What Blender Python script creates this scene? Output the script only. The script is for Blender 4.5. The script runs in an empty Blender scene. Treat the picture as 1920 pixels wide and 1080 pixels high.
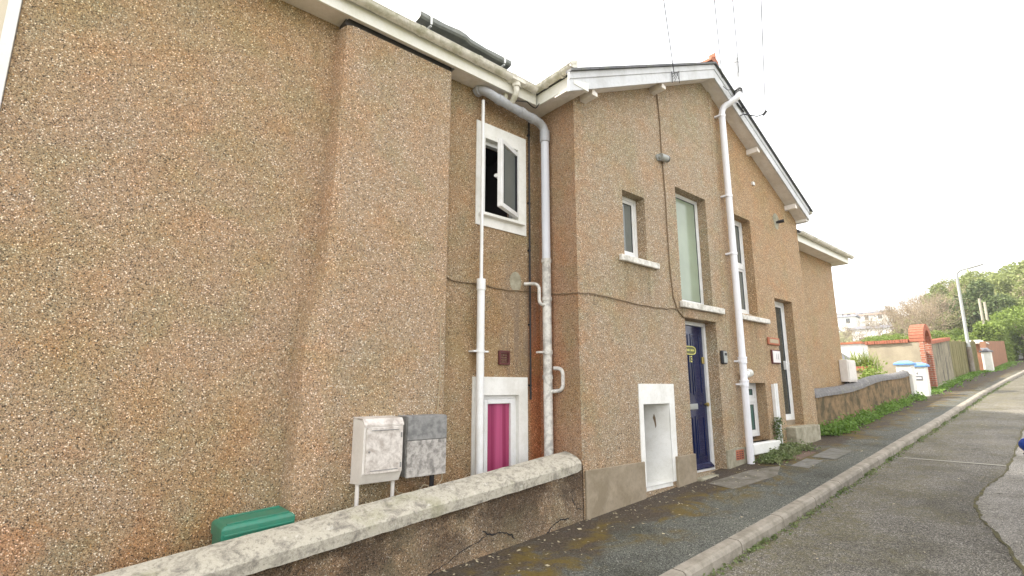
import bpy, bmesh, math, random
from mathutils import Vector, Matrix
R = math.radians
C = bpy.context.scene.collection
sc = bpy.context.scene

# ------------------------------------------------------------------ camera
PITCH, ALPHA = R(10.865), R(49.256)
fwd = Vector((math.cos(ALPHA)*math.cos(PITCH), math.sin(ALPHA)*math.cos(PITCH), math.sin(PITCH)))
cam_d = bpy.data.cameras.new('camera'); cam = bpy.data.objects.new('camera', cam_d); C.objects.link(cam)
cam_d.sensor_width = 36; cam_d.lens = 18.0; cam_d.clip_start = .05; cam_d.clip_end = 2000
cam.rotation_euler = fwd.to_track_quat('-Z', 'Y').to_euler(); cam.location = (0, 0, 0)
sc.camera = cam

# ------------------------------------------------------------------ light
SUN = Vector((-.50, .72, .86)).normalized()      # towards the sun
el = math.asin(SUN.z); az = math.atan2(SUN.x, SUN.y)
w = bpy.data.worlds.new('World'); sc.world = w; w.use_nodes = True
nt = w.node_tree; nt.nodes.clear()
out = nt.nodes.new('ShaderNodeOutputWorld'); bg = nt.nodes.new('ShaderNodeBackground')
sky = nt.nodes.new('ShaderNodeTexSky'); sky.sky_type = 'NISHITA'; sky.sun_disc = False
sky.sun_elevation = el; sky.sun_rotation = az
mixn = nt.nodes.new('ShaderNodeMix'); mixn.data_type = 'RGBA'
tc = nt.nodes.new('ShaderNodeTexCoord'); nz = nt.nodes.new('ShaderNodeTexNoise')
nz.inputs['Scale'].default_value = 2.2; nz.inputs['Detail'].default_value = 5
rmp = nt.nodes.new('ShaderNodeMapRange')
rmp.inputs['From Min'].default_value = .3; rmp.inputs['From Max'].default_value = .6
rmp.inputs['To Min'].default_value = .78; rmp.inputs['To Max'].default_value = .97
nt.links.new(tc.outputs['Generated'], nz.inputs['Vector'])
nt.links.new(nz.outputs['Fac'], rmp.inputs['Value'])
nt.links.new(rmp.outputs['Result'], mixn.inputs['Factor'])
nt.links.new(sky.outputs['Color'], mixn.inputs[6])
mixn.inputs[7].default_value = (9.3, 9.3, 9.5, 1)    # thin bright cloud
nt.links.new(mixn.outputs[2], bg.inputs['Color']); bg.inputs['Strength'].default_value = .1
nt.links.new(bg.outputs['Background'], out.inputs['Surface'])
sd = bpy.data.lights.new('sun', 'SUN'); sd.energy = 3.4; sd.angle = R(1.5); sd.color = (1, .95, .87)
so = bpy.data.objects.new('sun', sd); C.objects.link(so); so.location = (0, 20, 40)
so.rotation_euler = SUN.to_track_quat('Z', 'Y').to_euler()
sc.view_settings.view_transform = 'Standard'; sc.view_settings.look = 'None'
sc.view_settings.exposure = 1.44; sc.view_settings.gamma = 1

# ------------------------------------------------------------------ helpers
def base_z(x): return -1.642 + .066*x             # the street climbs away from the camera

class MB:
    def __init__(s): s.v = []; s.f = []
    def quad(s, *p):
        n = len(s.v); s.v += [tuple(q) for q in p]; s.f.append(tuple(range(n, n+len(p))))
    def poly(s, pts): s.quad(*pts)
    def box(s, x0, x1, y0, y1, z0, z1, slope=0):
        """axis box; slope tilts it along x (dz/dx, about x0)"""
        def z(x, zz): return zz + slope*(x-x0)
        n = len(s.v)
        for zz in (z0, z1):
            for (x, y) in ((x0, y0), (x1, y0), (x1, y1), (x0, y1)): s.v.append((x, y, z(x, zz)))
        for f in ((0,3,2,1), (4,5,6,7), (0,1,5,4), (1,2,6,5), (2,3,7,6), (3,0,4,7)): s.f.append(tuple(n+i for i in f))
    def prism(s, pts, vec, caps=True):
        """polygon pts (3D) extruded by vec"""
        n = len(s.v); k = len(pts); vec = Vector(vec)
        s.v += [tuple(p) for p in pts] + [tuple(Vector(p)+vec) for p in pts]
        if caps: s.f.append(tuple(range(n, n+k))[::-1]); s.f.append(tuple(range(n+k, n+2*k)))
        for i in range(k):
            j = (i+1) % k; s.f.append((n+i, n+j, n+k+j, n+k+i))
    def tube(s, path, r, seg=12, caps=True):
        path = [Vector(p) for p in path]; rs = r if isinstance(r, (list, tuple)) else [r]*len(path)
        rings = []; prev = None
        for i, p in enumerate(path):
            d = (path[min(i+1, len(path)-1)] - path[max(i-1, 0)]).normalized()
            if prev is None:
                a = Vector((0, 0, 1)) if abs(d.z) < .9 else Vector((1, 0, 0))
                u = d.cross(a).normalized()
            else: u = (prev - d*prev.dot(d)).normalized()
            prev = u; v = d.cross(u); ring = []
            for k in range(seg):
                t = 2*math.pi*k/seg; ring.append(len(s.v))
                s.v.append(tuple(p + (u*math.cos(t)+v*math.sin(t))*rs[i]))
            rings.append(ring)
        for a, b in zip(rings, rings[1:]):
            for k in range(seg): s.f.append((a[k], a[(k+1) % seg], b[(k+1) % seg], b[k]))
        if caps: s.f.append(tuple(rings[0])[::-1]); s.f.append(tuple(rings[-1]))
    def build(s, name, mat, parent=None, smooth=False, bevel=0, label=None, kind=None, cat=None, group=None, loc=None, seg=2):
        me = bpy.data.meshes.new(name)
        o_ = Vector((0, 0, 0))
        if parent is not None:
            q = parent
            while q is not None: o_ += q.location; q = q.parent
        l = Vector(loc) if loc is not None else Vector((0, 0, 0))
        me.from_pydata([tuple(Vector(p)-o_-l) for p in s.v], [], s.f); me.update()
        bm = bmesh.new(); bm.from_mesh(me); bmesh.ops.recalc_face_normals(bm, faces=bm.faces)
        bm.to_mesh(me); bm.free()
        if smooth: me.polygons.foreach_set('use_smooth', [True]*len(me.polygons))
        if mat: me.materials.append(mat)
        o = bpy.data.objects.new(name, me); C.objects.link(o); o.location = l
        if parent is not None: o.parent = parent
        if bevel:
            m = o.modifiers.new('bevel', 'BEVEL'); m.width = bevel; m.segments = seg; m.limit_method = 'ANGLE'; m.angle_limit = R(35)
        elif smooth:
            m = o.modifiers.new('es', 'EDGE_SPLIT'); m.split_angle = R(40)
        if label: o['label'] = label
        if kind: o['kind'] = kind
        if cat: o['category'] = cat
        if group: o['group'] = group
        return o

def thing(name, label, cat, loc, group=None):
    o = bpy.data.objects.new(name, None); C.objects.link(o); o.location = loc; o.empty_display_size = .2
    o['label'] = label; o['category'] = cat
    if group: o['group'] = group
    return o

def dup(o, loc, rz=0, label=None, sc_=None, parent=None):
    c = o.copy(); C.objects.link(c)
    if parent is None:
        c.location = loc; c.rotation_euler = (0, 0, rz)
        if sc_: c.scale = sc_
        if label: c['label'] = label
    else: c.parent = parent
    for ch in list(o.children):
        dup(ch, None, parent=c)
    return c

def arc(p0, p1, p2, n=6):
    """rounded corner points from p0 to p2 through control p1"""
    p0, p1, p2 = map(Vector, (p0, p1, p2)); r = []
    for i in range(n+1):
        t = i/n; r.append(p0*(1-t)**2 + p1*2*t*(1-t) + p2*t*t)
    return r

def text_mesh(body, size, name, mat, parent, loc, rot, ext=.003, bold=False):
    cu = bpy.data.curves.new(name, 'FONT'); cu.body = body; cu.size = size; cu.extrude = ext
    cu.align_x = 'CENTER'; cu.align_y = 'CENTER'
    if bold: cu.offset = size*.02
    tmp = bpy.data.objects.new('tmp', cu); C.objects.link(tmp)
    dg = bpy.context.evaluated_depsgraph_get(); me = bpy.data.meshes.new_from_object(tmp.evaluated_get(dg))
    bpy.data.objects.remove(tmp); me.materials.clear(); me.materials.append(mat)
    o = bpy.data.objects.new(name, me); C.objects.link(o); o.parent = parent
    o_ = Vector((0, 0, 0)); q = parent
    while q is not None: o_ += q.location; q = q.parent
    o.location = Vector(loc)-o_; o.rotation_euler = rot
    return o

# ------------------------------------------------------------------ materials
class NT:
    def __init__(s, name):
        s.m = bpy.data.materials.new(name); s.m.use_nodes = True; s.t = s.m.node_tree; s.t.nodes.clear()
        s.o = s.t.nodes.new('ShaderNodeOutputMaterial'); s.b = s.t.nodes.new('ShaderNodeBsdfPrincipled')
        s.t.links.new(s.b.outputs[0], s.o.inputs[0])
        g = s.t.nodes.new('ShaderNodeNewGeometry'); s.pos = g.outputs['Position']; s.nor = g.outputs['Normal']
    def n(s, ty, **kw):
        x = s.t.nodes.new(ty)
        for k, v in kw.items(): setattr(x, k, v)
        return x
    def l(s, a, b): s.t.links.new(a, b)
    def val(s, inp, v):
        if hasattr(v, 'links') or isinstance(v, bpy.types.NodeSocket): s.l(v, inp)
        else: inp.default_value = v
    def scale(s, vec, sx, sy=None, sz=None):
        m = s.n('ShaderNodeVectorMath', operation='MULTIPLY'); s.l(vec, m.inputs[0])
        m.inputs[1].default_value = (sx, sx if sy is None else sy, sx if sz is None else sz); return m.outputs[0]
    def noise(s, scale, detail=4, rough=.55, vec=None, dist=0):
        x = s.n('ShaderNodeTexNoise'); s.l(vec or s.pos, x.inputs['Vector'])
        x.inputs['Scale'].default_value = scale; x.inputs['Detail'].default_value = detail
        x.inputs['Roughness'].default_value = rough; x.inputs['Distortion'].default_value = dist
        return x.outputs['Fac']
    def vor(s, scale, feature='F1', vec=None):
        x = s.n('ShaderNodeTexVoronoi', feature=feature); s.l(vec or s.pos, x.inputs['Vector']); x.inputs['Scale'].default_value = scale
        return x
    def ramp(s, fac, stops, interp='LINEAR'):
        x = s.n('ShaderNodeValToRGB'); s.l(fac, x.inputs[0]); e = x.color_ramp.elements; x.color_ramp.interpolation = interp
        while len(e) < len(stops): e.new(.5)
        for i, (p, c) in enumerate(stops): e[i].position = p; e[i].color = (*c, 1) if len(c) == 3 else c
        return x.outputs[0]
    def mr(s, v, a, b, c=0, d=1):
        x = s.n('ShaderNodeMapRange'); s.l(v, x.inputs[0])
        for i, q in enumerate((a, b, c, d)): x.inputs[i+1].default_value = q
        return x.outputs[0]
    def mix(s, f, a, b, mode='MIX'):
        x = s.n('ShaderNodeMix', data_type='RGBA', blend_type=mode); s.val(x.inputs[0], f)
        for i, q in ((6, a), (7, b)):
            if isinstance(q, tuple): q = (*q, 1) if len(q) == 3 else q
            s.val(x.inputs[i], q)
        return x.outputs[2]
    def math(s, op, a, b=0):
        x = s.n('ShaderNodeMath', operation=op); s.val(x.inputs[0], a); s.val(x.inputs[1], b); return x.outputs[0]
    def xyz(s):
        x = s.n('ShaderNodeSeparateXYZ'); s.l(s.pos, x.inputs[0]); return x.outputs
    def bump(s, h, strength=.5, dist=.01):
        x = s.n('ShaderNodeBump'); s.l(h, x.inputs['Height']); x.inputs['Strength'].default_value = strength; x.inputs['Distance'].default_value = dist
        s.l(x.outputs[0], s.b.inputs['Normal'])
    def fin(s, col, rough=.8, spec=.3, metal=0):
        if isinstance(col, tuple): col = (*col, 1) if len(col) == 3 else col
        s.val(s.b.inputs['Base Color'], col); s.val(s.b.inputs['Roughness'], rough)
        s.b.inputs['Specular IOR Level'].default_value = spec; s.b.inputs['Metallic'].default_value = metal
        return s.m

def pebble(name, mode='left', dirt=0):
    t = NT(name)
    # irregular stones: two sizes of cells, slightly flattened by distortion
    v1 = t.vor(138); v2 = t.vor(215)
    stone = t.n('ShaderNodeSeparateColor'); t.l(v1.outputs['Color'], stone.inputs[0])
    c1 = t.ramp(stone.outputs[0], [(0, (.03, .024, .02)), (.13, (.07, .05, .035)), (.19, (.28, .195, .12)), (.24, (.36, .25, .155)), (.40, (.42, .30, .185)), (.48, (.33, .32, .26)), (.55, (.50, .30, .13)),
                                   (.62, (.48, .355, .235)), (.78, (.52, .40, .285)), (.86, (.58, .48, .37)), (.91, (.88, .82, .73)), (1, (.98, .95, .90))])
    stone2 = t.n('ShaderNodeSeparateColor'); t.l(v2.outputs['Color'], stone2.inputs[0])
    c2 = t.ramp(stone2.outputs[1], [(0, (.03, .024, .02)), (.15, (.08, .06, .045)), (.22, (.34, .24, .155)), (.5, (.43, .34, .24)), (.8, (.50, .38, .26)), (.95, (.58, .47, .36)), (1, (.90, .85, .76))])
    col = t.mix(t.math('GREATER_THAN', stone.outputs[2], .45), c1, c2)
    # mortar between the stones
    edge = t.mr(v1.outputs['Distance'], .0, .62, 0, 1)
    col = t.mix(t.mr(edge, .55, 1, 0, .5), col, (.16, .11, .07))
    X = t.xyz()
    big = t.noise(.8, 4, .6); mid = t.noise(3.1, 4, .6)
    # broad tint zones, a separate mix for each wall
    if mode == 'left':
        tint = t.ramp(t.mr(t.math('ADD', big, t.math('MULTIPLY', X[0], .05)), .36, .70), [(0, (.98, 1.04, .92)), (.3, (1.10, 1.02, .84)), (.55, (1.16, 1.04, .90)), (1, (1.12, 1.05, .96))])
        top = t.math('MULTIPLY', t.mr(X[2], 1.9, 3.4), t.mr(mid, .3, .6))
        tint = t.mix(t.math('MULTIPLY', top, .55), tint, (1.14, 1.0, .66))
    elif mode == 'breast':
        tint = t.ramp(t.mr(big, .3, .7), [(0, (1.05, 1.05, .96)), (.5, (1.14, 1.04, .92)), (1, (1.10, 1.06, .98))])
    elif mode == 'recess':
        tint = t.ramp(t.mr(mid, .3, .7), [(0, (.95, .84, .66)), (.5, (1.0, .88, .70)), (1, (.90, .88, .74))])
    elif mode == 'return':
        tint = t.ramp(t.mr(mid, .3, .7), [(0, (1.0, .86, .74)), (.5, (1.02, .84, .70)), (1, (1.0, .92, .78))])
    elif mode == 'gable':
        a = t.ramp(t.mr(mid, .3, .7), [(0, (1.03, 1.07, .98)), (.5, (1.08, 1.05, .95)), (1, (1.10, 1.04, .92))])
        b = t.ramp(t.mr(mid, .3, .7), [(0, (1.08, .90, .62)), (.5, (1.12, .93, .67)), (1, (1.04, .92, .70))])
        sx = t.math('ADD', X[0], t.mr(mid, .3, .7, -.12, .12))
        hi = t.mr(X[2], -1.0, 2.4, .45, 1)
        tint = t.mix(t.math('MULTIPLY', t.mr(sx, 7.62, 7.9), hi), a, b)
        tint = t.mix(t.math('MULTIPLY', t.mr(sx, 7.0, 6.4), .4), tint, (1.02, .96, .86))
    elif mode == 'wing':
        tint = t.ramp(t.mr(mid, .3, .7), [(0, (1.06, .89, .62)), (1, (1.03, .90, .68))])
    else:
        tint = t.ramp(t.mr(mid, .3, .7), [(0, (1.0, .93, .80)), (1, (1.0, .96, .86))])
    col = t.mix(1.0, col, tint, 'MULTIPLY')
    # hue drift
    col = t.mix(1.0, col, (1.15, 1.165, 1.19), 'MULTIPLY')
    gr = t.mr(t.noise(48, 3, .75), .3, .7, .80, 1.20); cg = t.n('ShaderNodeCombineColor')
    for q in range(3): t.l(gr, cg.inputs[q])
    col = t.mix(1.0, col, cg.outputs[0], 'MULTIPLY')
    col = t.mix(t.mr(t.noise(2.6, 5, .65), .47, .66, 0, .5), col, t.mix(1.0, col, (1.08, .86, .66), 'MULTIPLY'))
    col = t.mix(t.mr(t.noise(1.7, 4, .6, dist=.6), .48, .66, 0, .55), col, t.mix(1.0, col, (.82, .92, .80), 'MULTIPLY'))
    if mode == 'breast':       # light on the breast's chamfered edge, painted in as a paler tint
        ar_ = t.math('MULTIPLY', t.mr(X[0], 1.72, 1.60), t.mr(mid, .2, .5))
        col = t.mix(t.math('MULTIPLY', ar_, .4), col, t.mix(1.0, col, (1.25, 1.12, 1.05), 'MULTIPLY'))
    if mode in ('left', 'breast'):
        f = t.math('MULTIPLY', t.mr(X[2], .2, -1.0), t.mr(t.noise(1.3, 4, .6), .40, .58))
        col = t.mix(t.math('MULTIPLY', f, .55), col, t.mix(1.0, col, (.80, .86, .78), 'MULTIPLY'))
        f = t.math('MULTIPLY', t.mr(X[2], .0, -.9), t.mr(t.noise(2.3, 4, .6), .52, .62))
        col = t.mix(t.math('MULTIPLY', f, .45), col, t.mix(1.0, col, (1.10, .75, .55), 'MULTIPLY'))
    if mode == 'return':        # rust run beside the soil pipe
        f = t.math('MULTIPLY', t.mr(X[1], 3.95, 4.35), t.mr(X[2], 2.4, .4))
        col = t.mix(t.math('MULTIPLY', f, .5), col, t.mix(1.0, col, (1.2, .62, .42), 'MULTIPLY'))
    if mode == 'recess':
        f = t.math('MULTIPLY', t.mr(X[0], 4.03, 4.10), t.mr(X[2], 1.5, .5))
        col = t.mix(t.math('MULTIPLY', f, .85), col, t.mix(1.0, col, (1.15, .55, .34), 'MULTIPLY'))
        sy = t.scale(t.pos, 14, 14, 1.0)
        f = t.math('MULTIPLY', t.math('MULTIPLY', t.mr(X[0], 3.62, 3.74), t.mr(X[2], 1.75, .5)), t.mr(X[2], -.2, .5))
        col = t.mix(t.math('MULTIPLY', t.math('MULTIPLY', f, t.mr(t.noise(1, 3, vec=sy), .42, .6)), .6), col, (.22, .17, .13))
        f2 = t.math('MULTIPLY', t.mr(X[2], -.15, .3), t.math('MULTIPLY', t.mr(X[2], .8, .1), t.mr(mid, .45, .6)))
        col = t.mix(t.math('MULTIPLY', f2, .35), col, (.55, .33, .12))
    if mode in ('gable', 'left', 'breast', 'recess', 'wing'):
        # damp, greener and greyer towards the foot
        f = t.math('MULTIPLY', t.mr(X[2], .1, -1.3), t.mr(mid, .35, .65))
        col = t.mix(t.math('MULTIPLY', f, .35), col, t.mix(1.0, col, (.70, .74, .66), 'MULTIPLY'))
    if mode == 'gable':       # rain streaks under sills and pipe side
        sy = t.scale(t.pos, 9, 9, .8)
        col = t.mix(t.mr(t.noise(1, 4, vec=sy), .58, .8, 0, .28), col, (.60, .50, .36))
        for (xa, xb, zt_, ln) in ((5.02, 5.84, 1.53, 1.0), (6.36, 7.50, 1.07, .5), (7.98, 9.08, 1.05, .8)):
            box_ = t.math('MULTIPLY', t.mr(X[0], xa-.05, xa+.10), t.mr(X[0], xb+.05, xb-.10))
            zz_ = t.math('MULTIPLY', t.mr(X[2], zt_-ln, zt_-.05), t.mr(X[2], zt_+.01, zt_))
            stv = t.mr(t.noise(1, 4, .6, vec=t.scale(t.pos, 13, 13, .9)), .38, .60)
            col = t.mix(t.math('MULTIPLY', t.math('MULTIPLY', box_, zz_), t.math('MULTIPLY', stv, .55)), col, t.mix(1.0, col, (.66, .60, .50), 'MULTIPLY'))
        f = t.math('MULTIPLY', t.mr(X[0], 4.7, 4.3), t.mr(t.noise(6, 3), .4, .6))
        col = t.mix(t.math('MULTIPLY', f, .5), col, t.mix(1.0, col, (1.05, .80, .62), 'MULTIPLY'))
    if dirt:
        d = t.math('MULTIPLY', t.mr(t.noise(1.9, 5, .7, dist=.5), .30, .50), 1)
        # black algae hangs below the coping line (coping climbs along x)
        under = t.math('SUBTRACT', t.math('MULTIPLY', X[0], .0967), X[2])
        d = t.math('MULTIPLY', d, t.mr(under, 2.1, 1.45))
        col = t.mix(t.math('MULTIPLY', d, .84), col, t.mix(1.0, col, (.17, .15, .135), 'MULTIPLY'))
        col = t.mix(t.mr(t.noise(3.3, 4), .5, .75, 0, .3), col, (.20, .19, .10))
    h = t.mix(.5, v1.outputs['Distance'], v2.outputs['Distance'])
    inv = t.math('SUBTRACT', 1.0, h)
    t.bump(inv, 1.0, .010)
    return t.fin(col, .62, .35)

def plain(name, col, rough=.5, spec=.4, metal=0, var=.06, dirt=None, dirt_amt=.0, dscale=3, streak=False, bump=.0, bscale=60):
    t = NT(name)
    n = t.noise(dscale*1.7, 4)
    c = t.mix(t.mr(n, .3, .7), tuple(min(1, q*(1-var)) for q in col), tuple(min(1, q*(1+var)) for q in col))
    if dirt:
        vec = t.scale(t.pos, 6, 6, .9) if streak else t.pos
        d = t.noise(1.0 if streak else dscale, 6, .68, vec=vec, dist=.3)
        c = t.mix(t.mr(d, .44, .62, 0, dirt_amt), c, dirt)
        d2 = t.noise(23, 4, .7); c = t.mix(t.mr(d2, .50, .66, 0, dirt_amt*.5), c, dirt)
    if bump: t.bump(t.noise(bscale, 4, .65), bump, .004)
    return t.fin(c, rough, spec, metal)

M = {}
M['peb_left'] = pebble('pebbledash_tan', 'left'); M['peb_breast'] = pebble('pebbledash_breast', 'breast')
M['peb_recess'] = pebble('pebbledash_ochre', 'recess'); M['peb_return'] = pebble('pebbledash_red', 'return')
M['peb_gable'] = pebble('pebbledash_gable', 'gable'); M['peb_wing'] = pebble('pebbledash_yellow', 'wing')
M['peb_dirty'] = pebble('pebbledash_blackened', 'low', dirt=1)
M['upvc'] = plain('white_upvc', (.80, .80, .78), .3, .5, var=.02, dirt=(.55, .53, .42), dirt_amt=.25, dscale=4)
M['upvc_blue'] = plain('white_pipe', (.82, .82, .85), .35, .5, var=.02, dirt=(.5, .48, .42), dirt_amt=.25, streak=True)
M['white_paint'] = plain('white_masonry_paint', (.82, .81, .76), .7, .3, var=.03, dirt=(.45, .42, .32), dirt_amt=.25, bump=.25, bscale=40)
M['white_sill'] = plain('weathered_white_sill', (.74, .71, .64), .75, .3, var=.06, dirt=(.28, .26, .20), dirt_amt=.55, dscale=9, bump=.4, bscale=50)
M['gutter'] = plain('lichened_gutter', (.76, .73, .64), .5, .4, var=.05, dirt=(.34, .33, .19), dirt_amt=.6, dscale=7)
M['fascia'] = plain('white_fascia', (.82, .81, .74), .4, .4, var=.03, dirt=(.62, .60, .42), dirt_amt=.35, dscale=2.5)
M['barge'] = plain('grey_white_barge', (.62, .63, .64), .5, .4, var=.04, dirt=(.36, .36, .34), dirt_amt=.4, dscale=3)
M['soffit'] = plain('cream_soffit', (.80, .75, .68), .6, .3, var=.04, dirt=(.45, .38, .28), dirt_amt=.3, dscale=3)
M['pipe_grey'] = plain('grey_soil_pipe', (.42, .43, .45), .38, .5, var=.05, dirt=(.25, .24, .22), dirt_amt=.4, streak=True)
M['pipe_lilac'] = plain('pale_lilac_pipe', (.63, .64, .68), .38, .5, var=.03, dirt=(.4, .4, .42), dirt_amt=.2, streak=True)
M['pipe_flaky'] = plain('flaking_white_pipe', (.70, .68, .62), .6, .4, var=.05, dirt=(.26, .24, .22), dirt_amt=.7, dscale=11)
M['black'] = plain('black_plastic', (.02, .02, .022), .4, .4)
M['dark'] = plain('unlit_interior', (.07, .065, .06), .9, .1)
M['slate'] = None
M['coping'] = None
M['grey_render'] = plain('bare_cement_plinth', (.34, .28, .20), .85, .2, var=.10, dirt=(.20, .16, .10), dirt_amt=.6, dscale=3.5, bump=.35, bscale=70)
M['conc'] = plain('pale_concrete', (.38, .35, .26), .85, .2, var=.10, dirt=(.17, .15, .09), dirt_amt=.6, dscale=5, bump=.4, bscale=60)
M['blue_paint'] = plain('navy_door_gloss', (.007, .013, .058), .16, .6, var=.08)
M['brass'] = plain('brass', (.55, .43, .14), .35, .5, metal=.8)
M['yellow_paint'] = plain('yellow_enamel', (.80, .75, .22), .4, .4)
M['olive'] = plain('olive_plaque', (.10, .105, .02), .35, .5)
M['terra'] = plain('terracotta', (.42, .14, .07), .7, .3, var=.15, dirt=(.15, .08, .05), dirt_amt=.4)
M['vent_brown'] = plain('brown_air_brick', (.12, .04, .035), .6, .3)
M['plate_white'] = plain('glazed_white_tile', (.78, .73, .72), .25, .5, dirt=(.5, .45, .4), dirt_amt=.2)
M['green_bin'] = plain('green_plastic', (.018, .18, .11), .38, .5, var=.08, dirt=(.10, .16, .10), dirt_amt=.35, dscale=8)
M['cable'] = plain('brown_cable', (.20, .14, .08), .6, .3)
M['cable_black'] = plain('black_cable', (.03, .03, .03), .5, .3)
M['cable_cream'] = plain('cream_cable', (.42, .34, .22), .6, .3)
M['cream_clad'] = plain('cream_painted_render', (.74, .66, .52), .6, .3, var=.03, dirt=(.5, .42, .3), dirt_amt=.15, dscale=1.2)
M['box_white'] = plain('stained_white_grp', (.66, .61, .55), .5, .35, var=.04, dirt=(.24, .19, .15), dirt_amt=.6, dscale=13)
M['box_clean'] = plain('white_grp_side', (.72, .68, .62), .5, .35, var=.03, dirt=(.45, .40, .34), dirt_amt=.25, dscale=5)
M['box_grey'] = plain('weathered_grey_grp', (.46, .43, .39), .6, .3, var=.10, dirt=(.12, .11, .10), dirt_amt=.75, dscale=15)
M['box_dark'] = plain('dark_grey_grp_lid', (.27, .265, .25), .6, .3, var=.08, dirt=(.09, .09, .09), dirt_amt=.6, dscale=16)
M['lead'] = plain('grey_roof_edge', (.16, .17, .15), .5, .4, var=.15, dirt=(.28, .28, .24), dirt_amt=.4, dscale=7)
M['blue_cap'] = plain('sky_blue_cap', (.16, .34, .66), .6, .3, var=.06, dirt=(.25, .30, .36), dirt_amt=.3, dscale=9)
M['pier_white'] = plain('white_pier_paint', (.80, .79, .72), .7, .3, var=.03, dirt=(.45, .42, .32), dirt_amt=.2)
M['grey_cap'] = plain('grey_cap', (.17, .17, .18), .8, .2)
M['lamp_steel'] = plain('galvanised_post', (.36, .37, .35), .5, .4, metal=.2, dirt=(.34, .34, .28), dirt_amt=.35, streak=True)
M['rust_post'] = plain('lamp_base_paint', (.26, .23, .19), .6, .3, dirt=(.16, .10, .06), dirt_amt=.6)
M['car_blue'] = plain('metallic_blue_paint', (.02, .07, .38), .12, .6, metal=.3)
M['tyre'] = plain('tyre_rubber', (.02, .02, .02), .8, .2)
M['alloy'] = plain('alloy', (.5, .5, .52), .3, .5, metal=.8)
M['house_white'] = plain('far_white_render', (.80, .79, .76), .8, .2)
M['house_roof'] = plain('far_slate', (.20, .20, .22), .8, .2)
M['house_brownroof'] = plain('far_tile', (.30, .20, .15), .8, .2)

def glass_m(name, col, rough=.04, spec=.7):
    t = NT(name); n = t.noise(.9, 2); t.bump(n, .02, .02)
    c = t.mix(t.mr(t.noise(1.6, 3), .3, .7), col, tuple(q*.8 for q in col)); return t.fin(c, rough, spec)
M['glass_dark'] = glass_m('clear_glass_dark_room', (.055, .065, .06))
M['glass_grey'] = glass_m('glass_net_curtain', (.17, .185, .17))
M['glass_green'] = glass_m('obscure_glass_green', (.33, .39, .28), .16, .6)
M['glass_teal'] = glass_m('obscure_glass_teal', (.075, .15, .125), .2, .6)
# real see-through glass for the open sash
t = NT('thin_glass'); t.b.inputs['Transmission Weight'].default_value = .85; t.b.inputs['IOR'].default_value = 1.45
M['glass_clear'] = t.fin((.62, .68, .66), .03, .6)
t = NT('magenta_blind'); X = t.xyz()
s_ = t.noise(1, 2, vec=t.scale(t.pos, 16, 16, .25))
M['pink'] = t.fin(t.mix(t.mr(s_, .35, .65), (.27, .035, .09), (.46, .09, .19)), .25, .5)

def slate_m():
    t = NT('slate_roof'); b = t.n('ShaderNodeTexBrick'); t.l(t.scale(t.pos, 1, 1.3, 1), b.inputs['Vector'])
    b.inputs['Scale'].default_value = 3; b.inputs['Color1'].default_value = (.09, .095, .10, 1); b.inputs['Color2'].default_value = (.14, .14, .145, 1)
    b.inputs['Mortar'].default_value = (.03, .03, .03, 1); b.inputs['Mortar Size'].default_value = .012
    return t.fin(t.mix(t.mr(t.noise(6, 4), .5, .75, 0, .6), b.outputs['Color'], (.16, .17, .09)), .6, .35)
M['slate'] = slate_m()

def coping_m(name, base, dark, amt, moss=(.20, .20, .08)):
    t = NT(name); n1 = t.noise(8.5, 8, .78, dist=.5); n2 = t.noise(34, 7, .8); n3 = t.noise(90, 3, .7)
    c = t.mix(t.mr(n3, .3, .7), base, tuple(q*.8 for q in base))
    c = t.mix(t.mr(n1, .48, .66, 0, amt), c, dark); c = t.mix(t.mr(n2, .52, .62, 0, amt*.75), c, dark)
    c = t.mix(t.mr(t.noise(2.7, 5, .7), .55, .75, 0, .55), c, moss)
    c = t.mix(t.mr(t.noise(13, 5, .7, dist=.5), .60, .70, 0, .6), c, (.68, .65, .57))
    t.bump(t.mix(.5, n2, n3), .5, .006); return t.fin(c, .88, .2)
M['coping'] = coping_m('lichened_coping', (.52, .48, .385), (.14, .125, .105), .8)
M['coping_dark'] = coping_m('blackened_coping', (.22, .21, .20), (.07, .07, .07), .7)

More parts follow.
